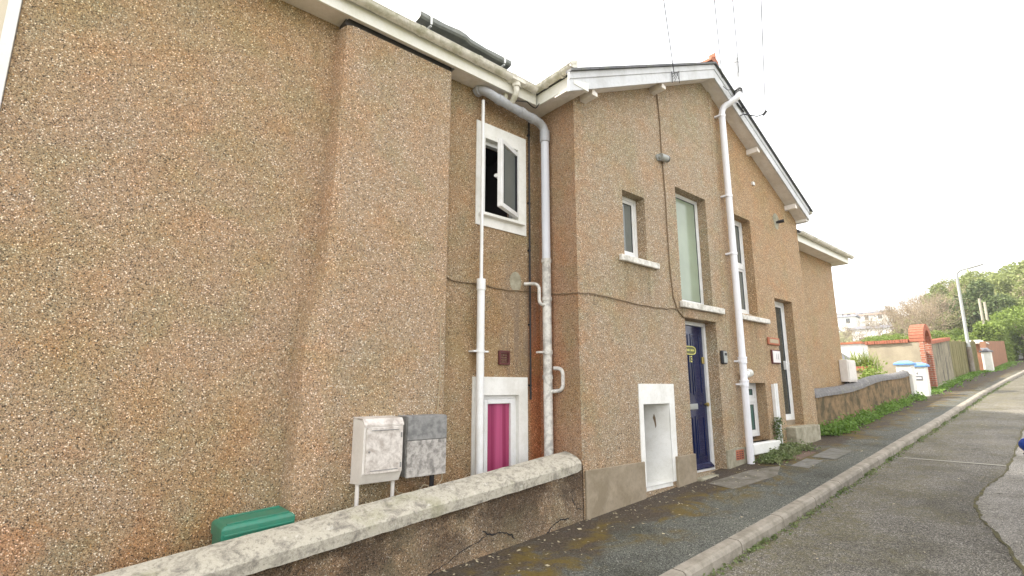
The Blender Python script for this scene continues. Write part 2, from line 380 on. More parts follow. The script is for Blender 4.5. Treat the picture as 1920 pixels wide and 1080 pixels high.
def asphalt(name, base, lo, moss_amt, wall_strip=False):
    t = NT(name); X = t.xyz(); v = t.vor(130); sp = t.n('ShaderNodeSeparateColor'); t.l(v.outputs['Color'], sp.inputs[0])
    c = t.ramp(sp.outputs[0], [(0, tuple(q*.35 for q in lo)), (.22, tuple(q*.7 for q in lo)), (.45, lo), (.8, base), (.95, tuple(q*1.3 for q in base)), (.99, tuple(q*1.8 for q in base)), (1, (.5, .48, .43))])
    big = t.noise(1.1, 6, .65, dist=.3)
    c = t.mix(1, c, t.ramp(t.mr(big, .3, .7), [(0, (.58, .57, .50)), (.5, (.97, .97, .95)), (1, (1.25, 1.23, 1.16))]), 'MULTIPLY')
    m = t.math('MULTIPLY', t.mr(t.noise(1.9, 6, .7, dist=.5), .46, .60), t.mr(t.noise(17, 5, .75), .38, .62))
    if wall_strip:
        wv = t.math('ADD', X[1], t.mr(t.noise(1.5, 5, .65), .3, .7, -.32, .32))
        near = t.mr(wv, 3.12, 3.36)
        # soil and moss gathered in the angle of the wall
        soil = t.math('MULTIPLY', near, t.mr(t.noise(9, 5, .7), .22, .45))
        c = t.mix(t.math('MULTIPLY', soil, .95), c, t.mix(t.mr(t.noise(60, 3), .35, .65), (.030, .022, .015), (.105, .078, .055)))
        mo = t.math('MULTIPLY', t.math('MULTIPLY', t.mr(wv, 2.75, 3.1), t.mr(wv, 3.75, 3.4)), t.mr(t.noise(2.6, 6, .7, dist=.7), .47, .60))
        c = t.mix(t.math('MULTIPLY', mo, .95), c, t.mix(t.noise(30, 3), (.085, .052, .012), (.17, .125, .03)))
        m = t.math('MULTIPLY', m, .25)
    else:
        edge = t.mr(X[1], 1.6, 2.4); m = t.math('ADD', t.math('MULTIPLY', m, .75), t.math('MULTIPLY', edge, t.mr(t.noise(14, 5, .7), .45, .62)))
    c = t.mix(t.math('MULTIPLY', m, moss_amt), c, t.mix(t.noise(40, 2), (.075, .062, .022), (.16, .14, .06)))
    # hairline cracks
    cr = t.n('ShaderNodeTexVoronoi', feature='DISTANCE_TO_EDGE'); t.l(t.pos, cr.inputs['Vector']); cr.inputs['Scale'].default_value = .55
    wob = t.n('ShaderNodeVectorMath', operation='ADD'); nn = t.n('ShaderNodeTexNoise'); nn.inputs['Scale'].default_value = 3; t.l(t.pos, nn.inputs['Vector'])
    t.l(t.pos, wob.inputs[0]); t.l(t.scale(nn.outputs['Color'], .35), wob.inputs[1]); t.l(wob.outputs[0], cr.inputs['Vector'])
    c = t.mix(t.math('MULTIPLY', t.mr(cr.outputs['Distance'], .0, .006, .6, 0), t.mr(t.noise(.9, 2), .45, .6)), c, (.035, .033, .025))
    t.bump(v.outputs['Distance'], .5, .006)
    return t.fin(c, .85, .25)
M['pave'] = asphalt('footway_asphalt', (.148, .150, .130), (.088, .090, .077), .5, True)
M['road'] = asphalt('road_asphalt', (.225, .208, .178), (.125, .114, .095), .75)
M['road_pale'] = asphalt('pale_road_patch', (.36, .335, .295), (.27, .25, .22), .05)
M['kerb'] = plain('kerb_concrete', (.33, .295, .24), .85, .2, var=.10, dirt=(.16, .14, .10), dirt_amt=.55, dscale=6, bump=.4, bscale=90)
M['tarline'] = plain('pale_trench_seam', (.34, .32, .26), .85, .2)

def leaf(name, a, b, c):
    t = NT(name); oi = t.n('ShaderNodeObjectInfo'); n = t.noise(1.3, 3); n2 = t.vor(5)
    sp = t.n('ShaderNodeSeparateColor'); t.l(n2.outputs['Color'], sp.inputs[0])
    col = t.mix(t.mr(n, .35, .65), a, b); col = t.mix(t.math('MULTIPLY', sp.outputs[0], .6), col, c)
    col = t.mix(t.math('MULTIPLY', oi.outputs['Random'], .35), col, tuple(q*1.35 for q in b))
    t.b.inputs['Subsurface Weight'].default_value = 0
    m = t.fin(col, .6, .25)
    tr = t.n('ShaderNodeBsdfTranslucent'); t.l(col, tr.inputs[0]); mx = t.n('ShaderNodeMixShader'); mx.inputs[0].default_value = .3
    t.l(t.b.outputs[0], mx.inputs[1]); t.l(tr.outputs[0], mx.inputs[2]); t.l(mx.outputs[0], t.o.inputs[0])
    return m
M['leaf_green'] = leaf('evergreen_leaves', (.17, .21, .07), (.29, .33, .11), (.40, .42, .17))
M['leaf_dark'] = leaf('dark_leaves', (.08, .115, .045), (.15, .20, .075), (.22, .26, .10))
M['leaf_lime'] = leaf('fresh_leaves', (.12, .18, .03), (.20, .27, .05), (.30, .36, .10))
M['leaf_olive'] = leaf('olive_scrub', (.21, .22, .09), (.31, .31, .14), (.38, .35, .18))
M['leaf_brown'] = leaf('budding_twigs', (.26, .20, .13), (.37, .29, .19), (.45, .37, .26))
M['weed'] = leaf('weed_leaves', (.09, .17, .03), (.16, .28, .05), (.26, .38, .10))
M['ivy'] = leaf('ivy_leaves', (.07, .11, .035), (.16, .21, .07), (.30, .31, .17))
M['bark'] = plain('pale_bark', (.34, .27, .19), .9, .1, var=.2)
M['twig'] = plain('twigs', (.28, .22, .16), .9, .1, var=.2)
M['pole_wood'] = plain('weathered_pole', (.46, .42, .33), .8, .2, var=.1, streak=True, dirt=(.3, .26, .2), dirt_amt=.4)
t = NT('hillside'); n = t.noise(.05, 6, .7); n2 = t.noise(.6, 5, .7)
c = t.mix(t.mr(n, .4, .6), (.15, .145, .06), (.24, .19, .11)); c = t.mix(t.mr(n2, .4, .65), c, (.09, .11, .035)); M['hill'] = t.fin(c, .95, .1)

def brick_m(name, vertical=False, s=1.0):
    t = NT(name); b = t.n('ShaderNodeTexBrick')
    sep = t.xyz(); cmb = t.n('ShaderNodeCombineXYZ'); t.l(t.math('ADD', sep[0], sep[1]), cmb.inputs[0]); t.l(sep[2], cmb.inputs[1])
    t.l(cmb.outputs[0], b.inputs['Vector']); b.inputs['Scale'].default_value = 1/.225*.5*s
    b.inputs['Color1'].default_value = (.36, .11, .065, 1); b.inputs['Color2'].default_value = (.46, .18, .11, 1); b.inputs['Mortar'].default_value = (.45, .38, .3, 1)
    b.inputs['Mortar Size'].default_value = .02; b.inputs['Brick Width'].default_value = .5; b.inputs['Row Height'].default_value = .17
    return t.fin(t.mix(t.mr(t.noise(4, 4), .5, .75, 0, .35), b.outputs['Color'], (.25, .12, .08)), .85, .2)
M['brick'] = brick_m('red_brick')
M['brick_brown'] = plain('brown_brick_wall', (.34, .17, .10), .9, .2, var=.15, dirt=(.2, .13, .08), dirt_amt=.5)
M['cope_brick'] = plain('red_coping_brick', (.40, .14, .085), .85, .2, var=.2, dirt=(.25, .14, .09), dirt_amt=.4, dscale=9)
M['render_yel'] = plain('yellowed_render', (.40, .34, .245), .9, .2, var=.10, dirt=(.27, .23, .17), dirt_amt=.5, dscale=1.6)
M['render_black'] = plain('streaked_render', (.34, .30, .21), .9, .2, var=.12, dirt=(.045, .042, .038), dirt_amt=.9, streak=True)
M['render_brown'] = plain('mossy_brown_wall', (.26, .175, .095), .9, .2, var=.2, dirt=(.06, .055, .03), dirt_amt=.8, dscale=4, bump=.5, bscale=30)
M['fence'] = plain('mossy_fence_boards', (.25, .22, .11), .9, .1, var=.12, dirt=(.12, .12, .05), dirt_amt=.6, streak=True)
M['phormium'] = leaf('strap_leaves', (.14, .22, .03), (.25, .32, .06), (.34, .36, .14))
M['litter'] = plain('dry_leaves', (.42, .36, .24), .9, .1, var=.3)

# ------------------------------------------------------------------ generic builders
def wall_xz(mb, y, x0, x1, z0, zt, ops, top=None, xb=(), depth=.14):
    """wall face in plane y facing -y with rectangular openings (xa,xb,za,zb[,depth]); top(x) = height above zt"""
    xs = sorted({x0, x1, *xb, *[o[0] for o in ops], *[o[1] for o in ops]})
    zs = sorted({z0, zt, *[o[2] for o in ops], *[o[3] for o in ops]})
    for a, b in zip(xs, xs[1:]):
        for c, d in zip(zs, zs[1:]):
            mx, mz = (a+b)/2, (c+d)/2
            if any(o[0] < mx < o[1] and o[2] < mz < o[3] for o in ops): continue
            mb.quad((a, y, c), (b, y, c), (b, y, d), (a, y, d))
        if top:
            ta, tb = max(top(a), zt), max(top(b), zt)
            if ta > zt+1e-4 or tb > zt+1e-4: mb.quad((a, y, zt), (b, y, zt), (b, y, tb), (a, y, ta))
    for o in ops:
        xa, xc, za, zc = o[:4]; d = o[4] if len(o) > 4 else depth
        mb.quad((xa, y, za), (xa, y+d, za), (xa, y+d, zc), (xa, y, zc)); mb.quad((xc, y, za), (xc, y, zc), (xc, y+d, zc), (xc, y+d, za))
        mb.quad((xa, y, zc), (xa, y+d, zc), (xc, y+d, zc), (xc, y, zc)); mb.quad((xa, y, za), (xc, y, za), (xc, y+d, za), (xa, y+d, za))

def frame_ring(mb, x0, x1, z0, z1, y0, y1, w_, wb=None):
    wb = w_ if wb is None else wb
    mb.box(x0, x0+w_, y0, y1, z0, z1); mb.box(x1-w_, x1, y0, y1, z0, z1)
    mb.box(x0+w_, x1-w_, y0, y1, z1-w_, z1); mb.box(x0+w_, x1-w_, y0, y1, z0, z0+wb)

def gutter_run(p0, p1, r=.055, side=Vector((0, -1, 0))):
    """half-round gutter channel from p0 to p1 with outer lip, thickness 4 mm"""
    mb = MB(); p0, p1 = Vector(p0), Vector(p1); up = Vector((0, 0, 1)); prof = []
    for k in range(11):
        a = math.pi*k/10; prof.append(side*math.cos(a)*r - up*math.sin(a)*r)
    for k in range(10, -1, -1):
        a = math.pi*k/10; prof.append((side*math.cos(a) - up*math.sin(a))*(r-.006))
    mb.prism([p0+q for q in prof], p1-p0)
    # rolled lip
    mb.tube([p0+side*(r-.002), p1+side*(r-.002)], .007, 8)
    return mb
def gutter_clip(p, r, side, mb):
    u = Vector((0, 0, 1)); ax = Vector((side.y, -side.x, 0)); ax.normalize()
    path = [p + (side*math.cos(math.pi*k/10) - u*math.sin(math.pi*k/10))*(r+.005) for k in range(11)]
    for a, b in zip(path, path[1:]):
        n = (a-p).normalized()*.006
        mb.prism([a-ax*.02, a+ax*.02, a+ax*.02+n, a-ax*.02+n], b-a)

# ------------------------------------------------------------------ THE SETTING
# hillside / ground sheet
def terr(x, y):
    z = base_z(max(x, -60)) if x < 260 else base_z(260)
    z -= .22
    r = math.hypot(x, y)
    if x > 0 and y > 6:
        s = min(1, (y-6)/14); z += s*(.085*max(0, r-110) - .006*max(0, min(r, 110)-20))
    if x > 38:
        s = min(1, (x-38)/45); s = s*s*(3-2*s); z += 3.4*s*math.exp(-((y-9)/14)**2)*min(1, max(0, (y-5.5)/4))
    if y < -6: z += .02*(-y-6)
    return z
mb = MB()
xs = [-80, -40, -20, -10] + [i*2.0 for i in range(-3, 60)] + [120+i*12 for i in range(0, 40)]
ys = [-120, -60, -30, -14, -8, -4, 0, 2.6, 3.7, 4.42, 5.5] + [6.5+i*1.7 for i in range(20)] + [42+i*12 for i in range(0, 30)]
idx = {}
for i, x in enumerate(xs):
    for j, y in enumerate(ys): idx[i, j] = len(mb.v); mb.v.append((x, y, terr(x, y)))
for i in range(len(xs)-1):
    for j in range(len(ys)-1): mb.f.append((idx[i, j], idx[i+1, j], idx[i+1, j+1], idx[i, j+1]))
mb.build('ground', M['hill'], smooth=True, kind='structure')

KB = [(-12, 2.46), (3, 2.46), (6, 2.47), (8, 2.52), (10.4, 2.60), (14, 2.66), (17.5, 2.76), (21.5, 2.87), (28, 2.96), (36, 3.00), (60, 3.3), (90, 3.6)]
def kerb_y(x):
    for (a, ya), (b, yb) in zip(KB, KB[1:]):
        if a <= x <= b: return ya+(yb-ya)*(x-a)/(b-a)
    return KB[0][1] if x < KB[0][0] else KB[-1][1]
WL = [(-12, 3.82), (10.9, 3.82), (19, 4.02), (22, 4.2), (29, 4.5), (34, 4.65), (35.6, 4.42), (36.2, 4.2), (44, 4.45), (51, 4.6), (60, 4.9), (90, 5.4)]
def wall_y(x):
    for (a, ya), (b, yb) in zip(WL, WL[1:]):
        if a <= x <= b: return ya+(yb-ya)*(x-a)/(b-a)
    return WL[-1][1]
mb = MB(); X_ = [-12+i*.75 for i in range(136)]
for a, b in zip(X_, X_[1:]):
    mb.quad((a, -4.6, base_z(a)-.10), (b, -4.6, base_z(b)-.10), (b, kerb_y(b)-.05, base_z(b)-.10), (a, kerb_y(a)-.05, base_z(a)-.10))
mb.build('road', M['road'], kind='structure')
mb = MB()
for a, b in zip(X_, X_[1:]):
    ea = .5 if 10.7 < a < 30 else .06
    mb.quad((a, kerb_y(a)-.002, base_z(a)), (b, kerb_y(b)-.002, base_z(b)), (b, wall_y(b)+ea, base_z(b)), (a, wall_y(a)+ea, base_z(a)))
mb.build('pavement', M['pave'], kind='structure')
# kerb stones 0.9 m long, chamfered, with open joints
mb = MB(); x = -8.0; rnd = random.Random(4)
while x < 80:
    L = .905 if x < 12 else .92; g = .016; a, b = x+g/2, x+L-g/2; j = rnd.uniform(-.003, .003)
    ya, yb = kerb_y(a)+j, kerb_y(b)+j; za, zb = base_z(a)+.004+j*.6, base_z(b)+.004+j*.6
    W = .118
    prof = [(0, -.26), (0, 0), (-W+.03, 0), (-W+.008, -.012), (-W-.004, -.035), (-W-.014, -.26)]
    n = len(mb.v)
    mb.v += [(a, ya+p, za+q) for p, q in prof] + [(b, yb+p, zb+q) for p, q in prof]; k = len(prof)
    mb.f.append(tuple(range(n, n+k))[::-1]); mb.f.append(tuple(range(n+k, n+2*k)))
    for i in range(k): mb.f.append((n+i, n+(i+1) % k, n+k+(i+1) % k, n+k+i))
    x += L
mb.build('kerb', M['kerb'], kind='structure')
# pale repaired strip of road on the right
edge = [(4.4, -.9), (4.75, .25), (5.35, .58), (6.2, .80), (7.0, 1.06), (7.6, 1.18), (8.4, 1.20), (9.4, 1.12), (11, 1.16), (14, 1.3), (18, 1.34), (24, 1.36), (32, 1.4)]
mb = MB()
for (a, ya), (b, yb) in zip(edge, edge[1:]):
    m = max(1, int((b-a)/.5)); rr = random.Random(int(a*10))
    for k in range(m):
        u0, u1 = k/m, (k+1)/m
        p = a+(b-a)*u0, ya+(yb-ya)*u0; q = a+(b-a)*u1, ya+(yb-ya)*u1
        mb.quad((p[0], -2.5, base_z(p[0])-.095), (q[0], -2.5, base_z(q[0])-.095), (q[0], q[1], base_z(q[0])-.095), (p[0], p[1], base_z(p[0])-.095))
mb.build('road_patch', M['road_pale'], kind='structure')
ms = MB(); rr = random.Random(6); fine = []
for (a, ya), (b, yb) in zip(edge, edge[1:]):
    for k in range(8): fine.append((a+(b-a)*k/8, ya+(yb-ya)*k/8+rr.uniform(-.012, .012)))
for (a, ya), (b, yb) in zip(fine, fine[1:]):
    w0 = rr.uniform(.006, .024); ms.quad((a, ya-w0, base_z(a)-.091), (b, yb-w0, base_z(b)-.091), (b, yb+w0*.7, base_z(b)-.091), (a, ya+w0*.7, base_z(a)-.091))
ms.build('road_joint', plain('mossy_joint', (.10, .09, .055), .9, .1, var=.2, dirt=(.17, .15, .06), dirt_amt=.6, dscale=9), kind='structure')
mb = MB()     # pale sealed trench line across the road
mb.quad((9.96, 1.15, base_z(9.96)-.094), (10.03, 1.15, base_z(10.03)-.094), (9.98, 2.30, base_z(9.98)-.094), (9.93, 2.30, base_z(9.93)-.094))
mb.build('road_seam', M['tarline'], kind='structure')
# inset paving pieces in the footway
def sheet(pts, mat, off=.004):
    mb = MB(); mb.poly([(x, y, base_z(x)+off) for x, y in pts]); return mb.build('pavement_patch', mat, kind='structure')
M['slab_red'] = plain('red_chipped_slab', (.20, .12, .10), .9, .2, var=.15, dirt=(.12, .11, .07), dirt_amt=.6, dscale=6, bump=.5, bscale=60)
M['slab_grey'] = plain('grey_slab', (.20, .19, .17), .9, .2, var=.15, dirt=(.11, .11, .07), dirt_amt=.6, dscale=6, bump=.5, bscale=60)
M['slab_pale'] = plain('worn_concrete_patch', (.21, .19, .155), .9, .2, var=.15, dirt=(.10, .09, .06), dirt_amt=.7, dscale=5)
sheet([(8.5, 3.25), (9.2, 3.27), (9.25, 3.6), (8.55, 3.58)], M['slab_red'])
sheet([(7.95, 2.95), (8.6, 2.97), (8.65, 3.22), (8.0, 3.2)], M['slab_grey'])
sheet([(8.75, 2.86), (9.6, 2.88), (9.7, 3.22), (8.8, 3.2)], M['slab_grey'], .006)
sheet([(6.3, 3.2), (7.3, 3.1), (7.9, 3.3), (7.4, 3.52), (6.4, 3.6)], M['slab_pale'])


# ------------------------------------------------------------------ LEFT HOUSE (recessed, big blank wall)
YL, YG = 4.42, 3.80
XC = 4.25; XE = 10.92
left = thing('pebbledash_house', 'left house of tan pebbledash with broad blank wall and shallow chimney breast', 'house', (-.52, YL, -1.9))
mb = MB(); z0 = -1.9
ops = [(3.38, 3.90, 1.93, 2.86, .20), (3.38, 3.90, -1.55, -.09, .12)]
wall_xz(mb, YL, -.52, XC, z0, 3.43, ops, xb=(2.80,))
mb.quad((-.52, YL, z0), (-.52, YL+6, z0), (-.52, YL+6, 3.43), (-.52, YL, 3.43)); mb.quad((-.52, YL+6, z0), (XC, YL+6, z0), (XC, YL+6, 3.43), (-.52, YL+6, 3.43))
mb.build('wall', M['peb_left'], left)
# the ochre recess strip carries its own render coat, 3 mm proud
mb = MB(); wall_xz(mb, YL-.003, 2.80, XC-.001, z0, 3.425, [(3.26, 4.02, 1.78, 3.04, .002), (3.25, 4.03, -1.6, .10, .002)])
mb.build('wall_recess', M['peb_recess'], left)
# chimney breast with soft shouldered left side
YB = 4.235
ledge = [(-1.9, 1.44), (-.94, 1.445), (-.54, 1.455), (.10, 1.46), (.32, 1.465), (.50, 1.485), (.62, 1.51), (.75, 1.545), (.90, 1.575), (1.05, 1.585), (1.33, 1.595), (2.0, 1.61), (3.0, 1.625), (3.355, 1.63)]
mb = MB()
for (za, xa), (zb, xb) in zip(ledge, ledge[1:]):
    da, db = [(-.045, YL+.01), (-.028, YB+.075), (-.012, YB+.022), (.02, YB), (2.80, YB)], None
    def row(z, x): return [(x-.05, YL+.004, z), (x-.034, YB+.10, z), (x-.012, YB+.030, z), (x+.03, YB+.004, z), (x+.07, YB, z), (2.775, YB, z), (2.795, YB+.02, z), (2.80, YL+.004, z)]
    A, B = row(za, xa), row(zb, xb)
    for i in range(7): mb.quad(A[i], A[i+1], B[i+1], B[i])
mb.poly(row(3.355, 1.63)); 
mb.build('chimney_breast', M['peb_breast'], left, smooth=True)
# dark box above the breast, the gap's shade put into its colour
mb = MB(); mb.box(1.60, 2.80, YL-.155, YL-.01, 3.356, 3.60); mb.build('eaves_gap_shade', M['dark'], left)
# eaves
ZF = 3.415
mb = MB(); mb.box(-.6, 1.62, 4.205, YL-.002, ZF, ZF+.012); mb.build('soffit', M['soffit'], left)
mb = MB(); mb.box(2.83, XC-.002, 4.205, YL-.005, ZF, ZF+.012); mb.build('soffit', M['soffit'], left)
mb = MB(); mb.box(-.6, 4.0, 4.182, 4.204, ZF-.012, ZF+.17); mb.build('fascia', M['fascia'], left, bevel=.003)
mb = MB(); mb.box(1.62, 2.83, 4.206, 4.23, ZF-.01, ZF+.01); mb.build('soffit_batten', M['soffit'], left)
g = gutter_run((-.6, 4.122, ZF+.165), (3.93, 4.122, ZF+.155), .056).build('gutter', M['gutter'], left, smooth=True)
for x in (-.1, .75, 1.55, 2.32, 3.05, 3.55):
    mb = MB(); gutter_clip(Vector((x, 4.122, ZF+.163)), .056, Vector((0, -1, 0)), mb); mb.build('gutter_bracket', M['gutter'], g)
mb = MB()     # running outlet socket near the valley corner
mb.tube([(3.62, 4.122, ZF+.175), (3.62, 4.122, ZF+.05)], .05, 14); mb.box(3.52, 3.72, 4.066, 4.178, ZF+.10, ZF+.172)
mb.build('outlet', M['gutter'], g, bevel=.006)
# slate roof, ridge parallel with the street
mb = MB(); rs = math.tan(R(33)); yr = YL+3.2
mb.prism([(-.6, 4.10, ZF+.19), (-.6, yr, ZF+.19+(yr-4.10)*rs), (-.6, yr+3.3, ZF+.19), (-.6, yr+3.3, ZF+.13), (-.6, yr, ZF+.13+(yr-4.10)*rs), (-.6, 4.10, ZF+.165)], (5.6, 0, 0))
mb.build('roof', M['slate'], left)
# dormer on the roof slope: cream cheeks, dark projecting gutter with white straps
dm = MB(); dm.box(2.72, 3.86, 4.86, 6.6, 3.86, 4.22); do = dm.build('dormer', M['fascia'], left, bevel=.01)
mb = MB()
sec = lambda x, dz, tw: [(x, 4.63, 4.195+dz), (x, 4.65, 4.172+dz), (x, 4.72, 4.165+dz), (x, 4.80, 4.175+dz), (x, 4.83, 4.24+dz), (x, 4.635, 4.245+dz+tw)]
S_ = [sec(2.60, .02, .0), sec(2.82, .01, .012), sec(2.95, .02, .0), sec(3.15, .03, .014), sec(3.25, .032, .0), sec(3.32, .0, .006), sec(3.55, -.004, -.008), sec(3.7, -.012, .006), sec(3.98, -.005, 0)]
n = len(mb.v)
for s in S_: mb.v += s
for i in range(len(S_)-1):
    for k in range(6): mb.f.append((i*6+k, i*6+(k+1) % 6, (i+1)*6+(k+1) % 6, (i+1)*6+k))
mb.f.append(tuple(range(6))); mb.f.append(tuple(range(48, 54)))
mb.build('dormer_gutter', M['lead'], do)
for x in (2.74, 3.86):
    mb = MB(); mb.box(x-.012, x+.012, 4.615, 4.63, 4.15, 4.31); mb.box(x-.012, x+.012, 4.63, 4.90, 4.128, 4.140)
    mb.build('gutter_strap', M['upvc'], do)
mb = MB(); mb.box(2.62, 3.95, 4.855, 6.7, 4.222, 4.28); mb.build('dormer_roof', M['lead'], do)

def surround(mb, x0, x1, z0_, z1_, ox0, ox1, oz0, oz1, y, d, t_=.018):
    """plaster band of thickness t_ round an opening"""
    yf = y-t_
    for (a, b, c, e) in ((x0, ox0, z0_, z1_), (ox1, x1, z0_, z1_), (ox0, ox1, oz1, z1_), (ox0, ox1, z0_, oz0)):
        mb.box(a, b, yf, y+.001, c, e)
    for q in (((ox0, yf, oz0), (ox0, y+d, oz0), (ox0, y+d, oz1), (ox0, yf, oz1)), ((ox1-.001, yf, oz0), (ox1-.001, yf, oz1), (ox1-.001, y+d, oz1), (ox1-.001, y+d, oz0)),
              ((ox0, yf, oz1-.001), (ox0, y+d, oz1-.001), (ox1, y+d, oz1-.001), (ox1, yf, oz1-.001)), ((ox0, yf, oz0+.001), (ox1, yf, oz0+.001), (ox1, y+d, oz0+.001), (ox0, y+d, oz0+.001))):
        mb.quad(*q)

# upper window, open casement
wn = MB(); surround(wn, 3.26, 4.02, 1.78, 3.04, 3.385, 3.895, 1.935, 2.855, YL, .16)
wo = wn.build('window', M['white_paint'], left)
mb = MB(); frame_ring(mb, 3.386, 3.894, 1.936, 2.854, YL+.05, YL+.11, .045); mb.build('frame', M['upvc'], wo, bevel=.004)
mb = MB(); mb.box(3.30, 3.96, YL-.075, YL+.05, 1.89, 1.925); mb.build('sill', M['white_paint'], wo, bevel=.005)
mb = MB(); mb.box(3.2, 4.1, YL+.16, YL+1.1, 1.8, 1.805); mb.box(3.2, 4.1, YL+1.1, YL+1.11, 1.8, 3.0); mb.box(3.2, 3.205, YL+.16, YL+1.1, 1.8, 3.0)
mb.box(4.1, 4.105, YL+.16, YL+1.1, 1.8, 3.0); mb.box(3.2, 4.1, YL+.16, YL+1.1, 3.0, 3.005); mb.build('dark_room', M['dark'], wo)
ph = R(24); hx, hy = 3.885, YL+.035; ca, sa = math.cos(ph), math.sin(ph)
def sash_pt(u, v, z): return (hx - u*ca + v*sa*1, hy - u*sa - v*ca, z)      # u from hinge outwards, v thickness
def sbox(mb, u0, u1, v0, v1, z0_, z1_):
    n = len(mb.v)
    for z in (z0_, z1_):
        for u, v in ((u0, v0), (u1, v0), (u1, v1), (u0, v1)): mb.v.append(sash_pt(u, v, z))
    for f in ((0,3,2,1), (4,5,6,7), (0,1,5,4), (1,2,6,5), (2,3,7,6), (3,0,4,7)): mb.f.append(tuple(n+i for i in f))
mb = MB(); zA, zB = 1.985, 2.815; sw = .475
sbox(mb, 0, .055, 0, .055, zA, zB); sbox(mb, sw-.055, sw, 0, .055, zA, zB); sbox(mb, .055, sw-.055, 0, .055, zA, zA+.055); sbox(mb, .055, sw-.055, 0, .055, zB-.055, zB)
sa_o = mb.build('sash', M['upvc'], wo, bevel=.005)
mb = MB(); sbox(mb, .05, sw-.05, .022, .030, zA+.05, zB-.05); mb.build('pane', M['glass_grey'], wo)
mb = MB(); frame_ring2 = [(.056, .062), (sw-.062, sw-.056)]
for a, b in frame_ring2: sbox(mb, a-.006, b, .03, .056, zA+.056, zB-.056)
mb.build('glazing_seal', M['black'], wo)
mb = MB(); sbox(mb, sw-.03, sw-.015, -.04, 0, 2.35, 2.39); sbox(mb, sw-.10, sw-.015, -.05, -.035, 2.36, 2.38); mb.build('handle', M['upvc'], wo)
# lower window, magenta blind
wn = MB(); surround(wn, 3.25, 4.03, -1.6, .10, 3.385, 3.895, -1.5, -.095, YL, .13)
wo = wn.build('window', M['white_paint'], left)
mb = MB(); frame_ring(mb, 3.386, 3.894, -1.5, -.096, YL+.03, YL+.09, .04); mb.build('frame', M['upvc'], wo, bevel=.004)
mb = MB(); frame_ring(mb, 3.427, 3.853, -1.46, -.137, YL+.012, YL+.06, .05); mb.build('sash', M['upvc'], wo, bevel=.006)
mb = MB(); mb.box(3.47, 3.81, YL+.045, YL+.05, -1.42, -.18); mb.build('pane', M['pink'], wo)
# air brick, patches
mb = MB(); frame_ring(mb, 3.60, 3.755, .235, .39, YL-.03, YL-.003, .022); 
for k in range(4): mb.box(3.622, 3.733, YL-.02, YL-.006, .27+k*.027, .283+k*.027)
mb.build('air_brick', M['vent_brown'], left)
mb = MB(); mb.poly([(3.86+.09*math.cos(a), YL-.006, 1.20+.12*math.sin(a)) for a in [i*math.pi/8 for i in range(16)]]); mb.build('mortar_patch', M['conc'], left)
# white waste pipe on the left of the windows
wp = MB(); wp.tube([(3.29, 4.33, 3.26), (3.29, 4.33, 1.12)], .019, 12); wpo = wp.build('waste_pipe', M['upvc'], left, smooth=True)
mb = MB(); mb.tube([(3.29, 4.33, 1.13), (3.29, 4.33, -1.8)], .042, 16); mb.tube([(3.29, 4.33, 1.14), (3.29, 4.33, 1.02)], .049, 16)
mb.tube([(3.29, 4.33, .38), (3.29, 4.33, .35)], .047, 16); mb.box(3.20, 3.40, 4.33, YL, .355, .372); mb.build('lower_pipe', M['upvc'], wpo, smooth=True)
# big soil pipe: horizontal grey run, then down the corner
P0 = Vector((3.26, YL-.02, 3.36)); a1 = Vector((3.27, 4.28, 3.33)); 
path = [Vector((3.24, YL-.01, 3.37))] + arc((3.25, 4.36, 3.39), (3.26, 4.26, 3.35), (3.42, 4.25, 3.305), 6) + [Vector((3.7, 4.24, 3.27))] + [Vector((4.02, 4.22, 3.225))] + arc((4.05, 4.22, 3.22), (4.165, 4.215, 3.205), (4.17, 4.215, 3.08), 8) + [Vector((4.17, 4.215, 3.0))]
sp = MB(); sp.tube(path, .053, 18); spo = sp.build('soil_pipe', M['pipe_grey'], left, smooth=True)
mb = MB()
for p, d in ((Vector((3.46, 4.248, 3.30)), Vector((1, 0, -.13))), (Vector((3.80, 4.232, 3.256)), Vector((1, 0, -.13))), (Vector((3.97, 4.224, 3.232)), Vector((1, 0, -.13)))):
    mb.tube([p-d*.028, p+d*.028], .061, 18)
mb.tube([(4.17, 4.215, 3.13), (4.17, 4.215, 2.98)], .062, 18); mb.tube([(3.25, 4.39, 3.385), (3.25, 4.33, 3.375)], .062, 18)
mb.build('collar', M['pipe_grey'], spo, smooth=True)
mb = MB(); mb.tube([(4.17, 4.215, 3.0), (4.17, 4.215, 1.47)], .050, 18); mb.build('lilac_section', M['pipe_lilac'], spo, smooth=True)
mb = MB(); mb.tube([(4.17, 4.215, 1.48), (4.17, 4.215, -1.75)], .052, 18); 
for z in (1.44, .98, .36, .08): mb.tube([(4.17, 4.215, z), (4.17, 4.215, z+.045)], .060, 18)
for z in (.36,): mb.box(4.02, 4.24, 4.20, 4.25, z+.01, z+.03)
mb.build('flaking_section', M['pipe_flaky'], spo, smooth=True)
mb = MB(); mb.tube([(4.065, YL-.03, 3.40), (4.065, YL-.03, -.15)], .011, 8)
for z in (3.1, 2.2, 1.6, .7, .0): mb.box(4.05, 4.08, YL-.035, YL-.003, z, z+.02)
mb.build('black_cable', M['black'], spo)
mb = MB(); mb.tube([(3.98, YL-.02, 1.185)] + arc((4.03, 4.33, 1.185), (4.06, 4.25, 1.185), (4.06, 4.23, 1.12), 5) + [Vector((4.06, 4.23, 1.0))] + arc((4.06, 4.23, .98), (4.06, 4.22, .92), (4.14, 4.215, .93), 5), .020, 10)
mb.build('branch_pipe', M['pipe_flaky'], spo, smooth=True); mb = MB()
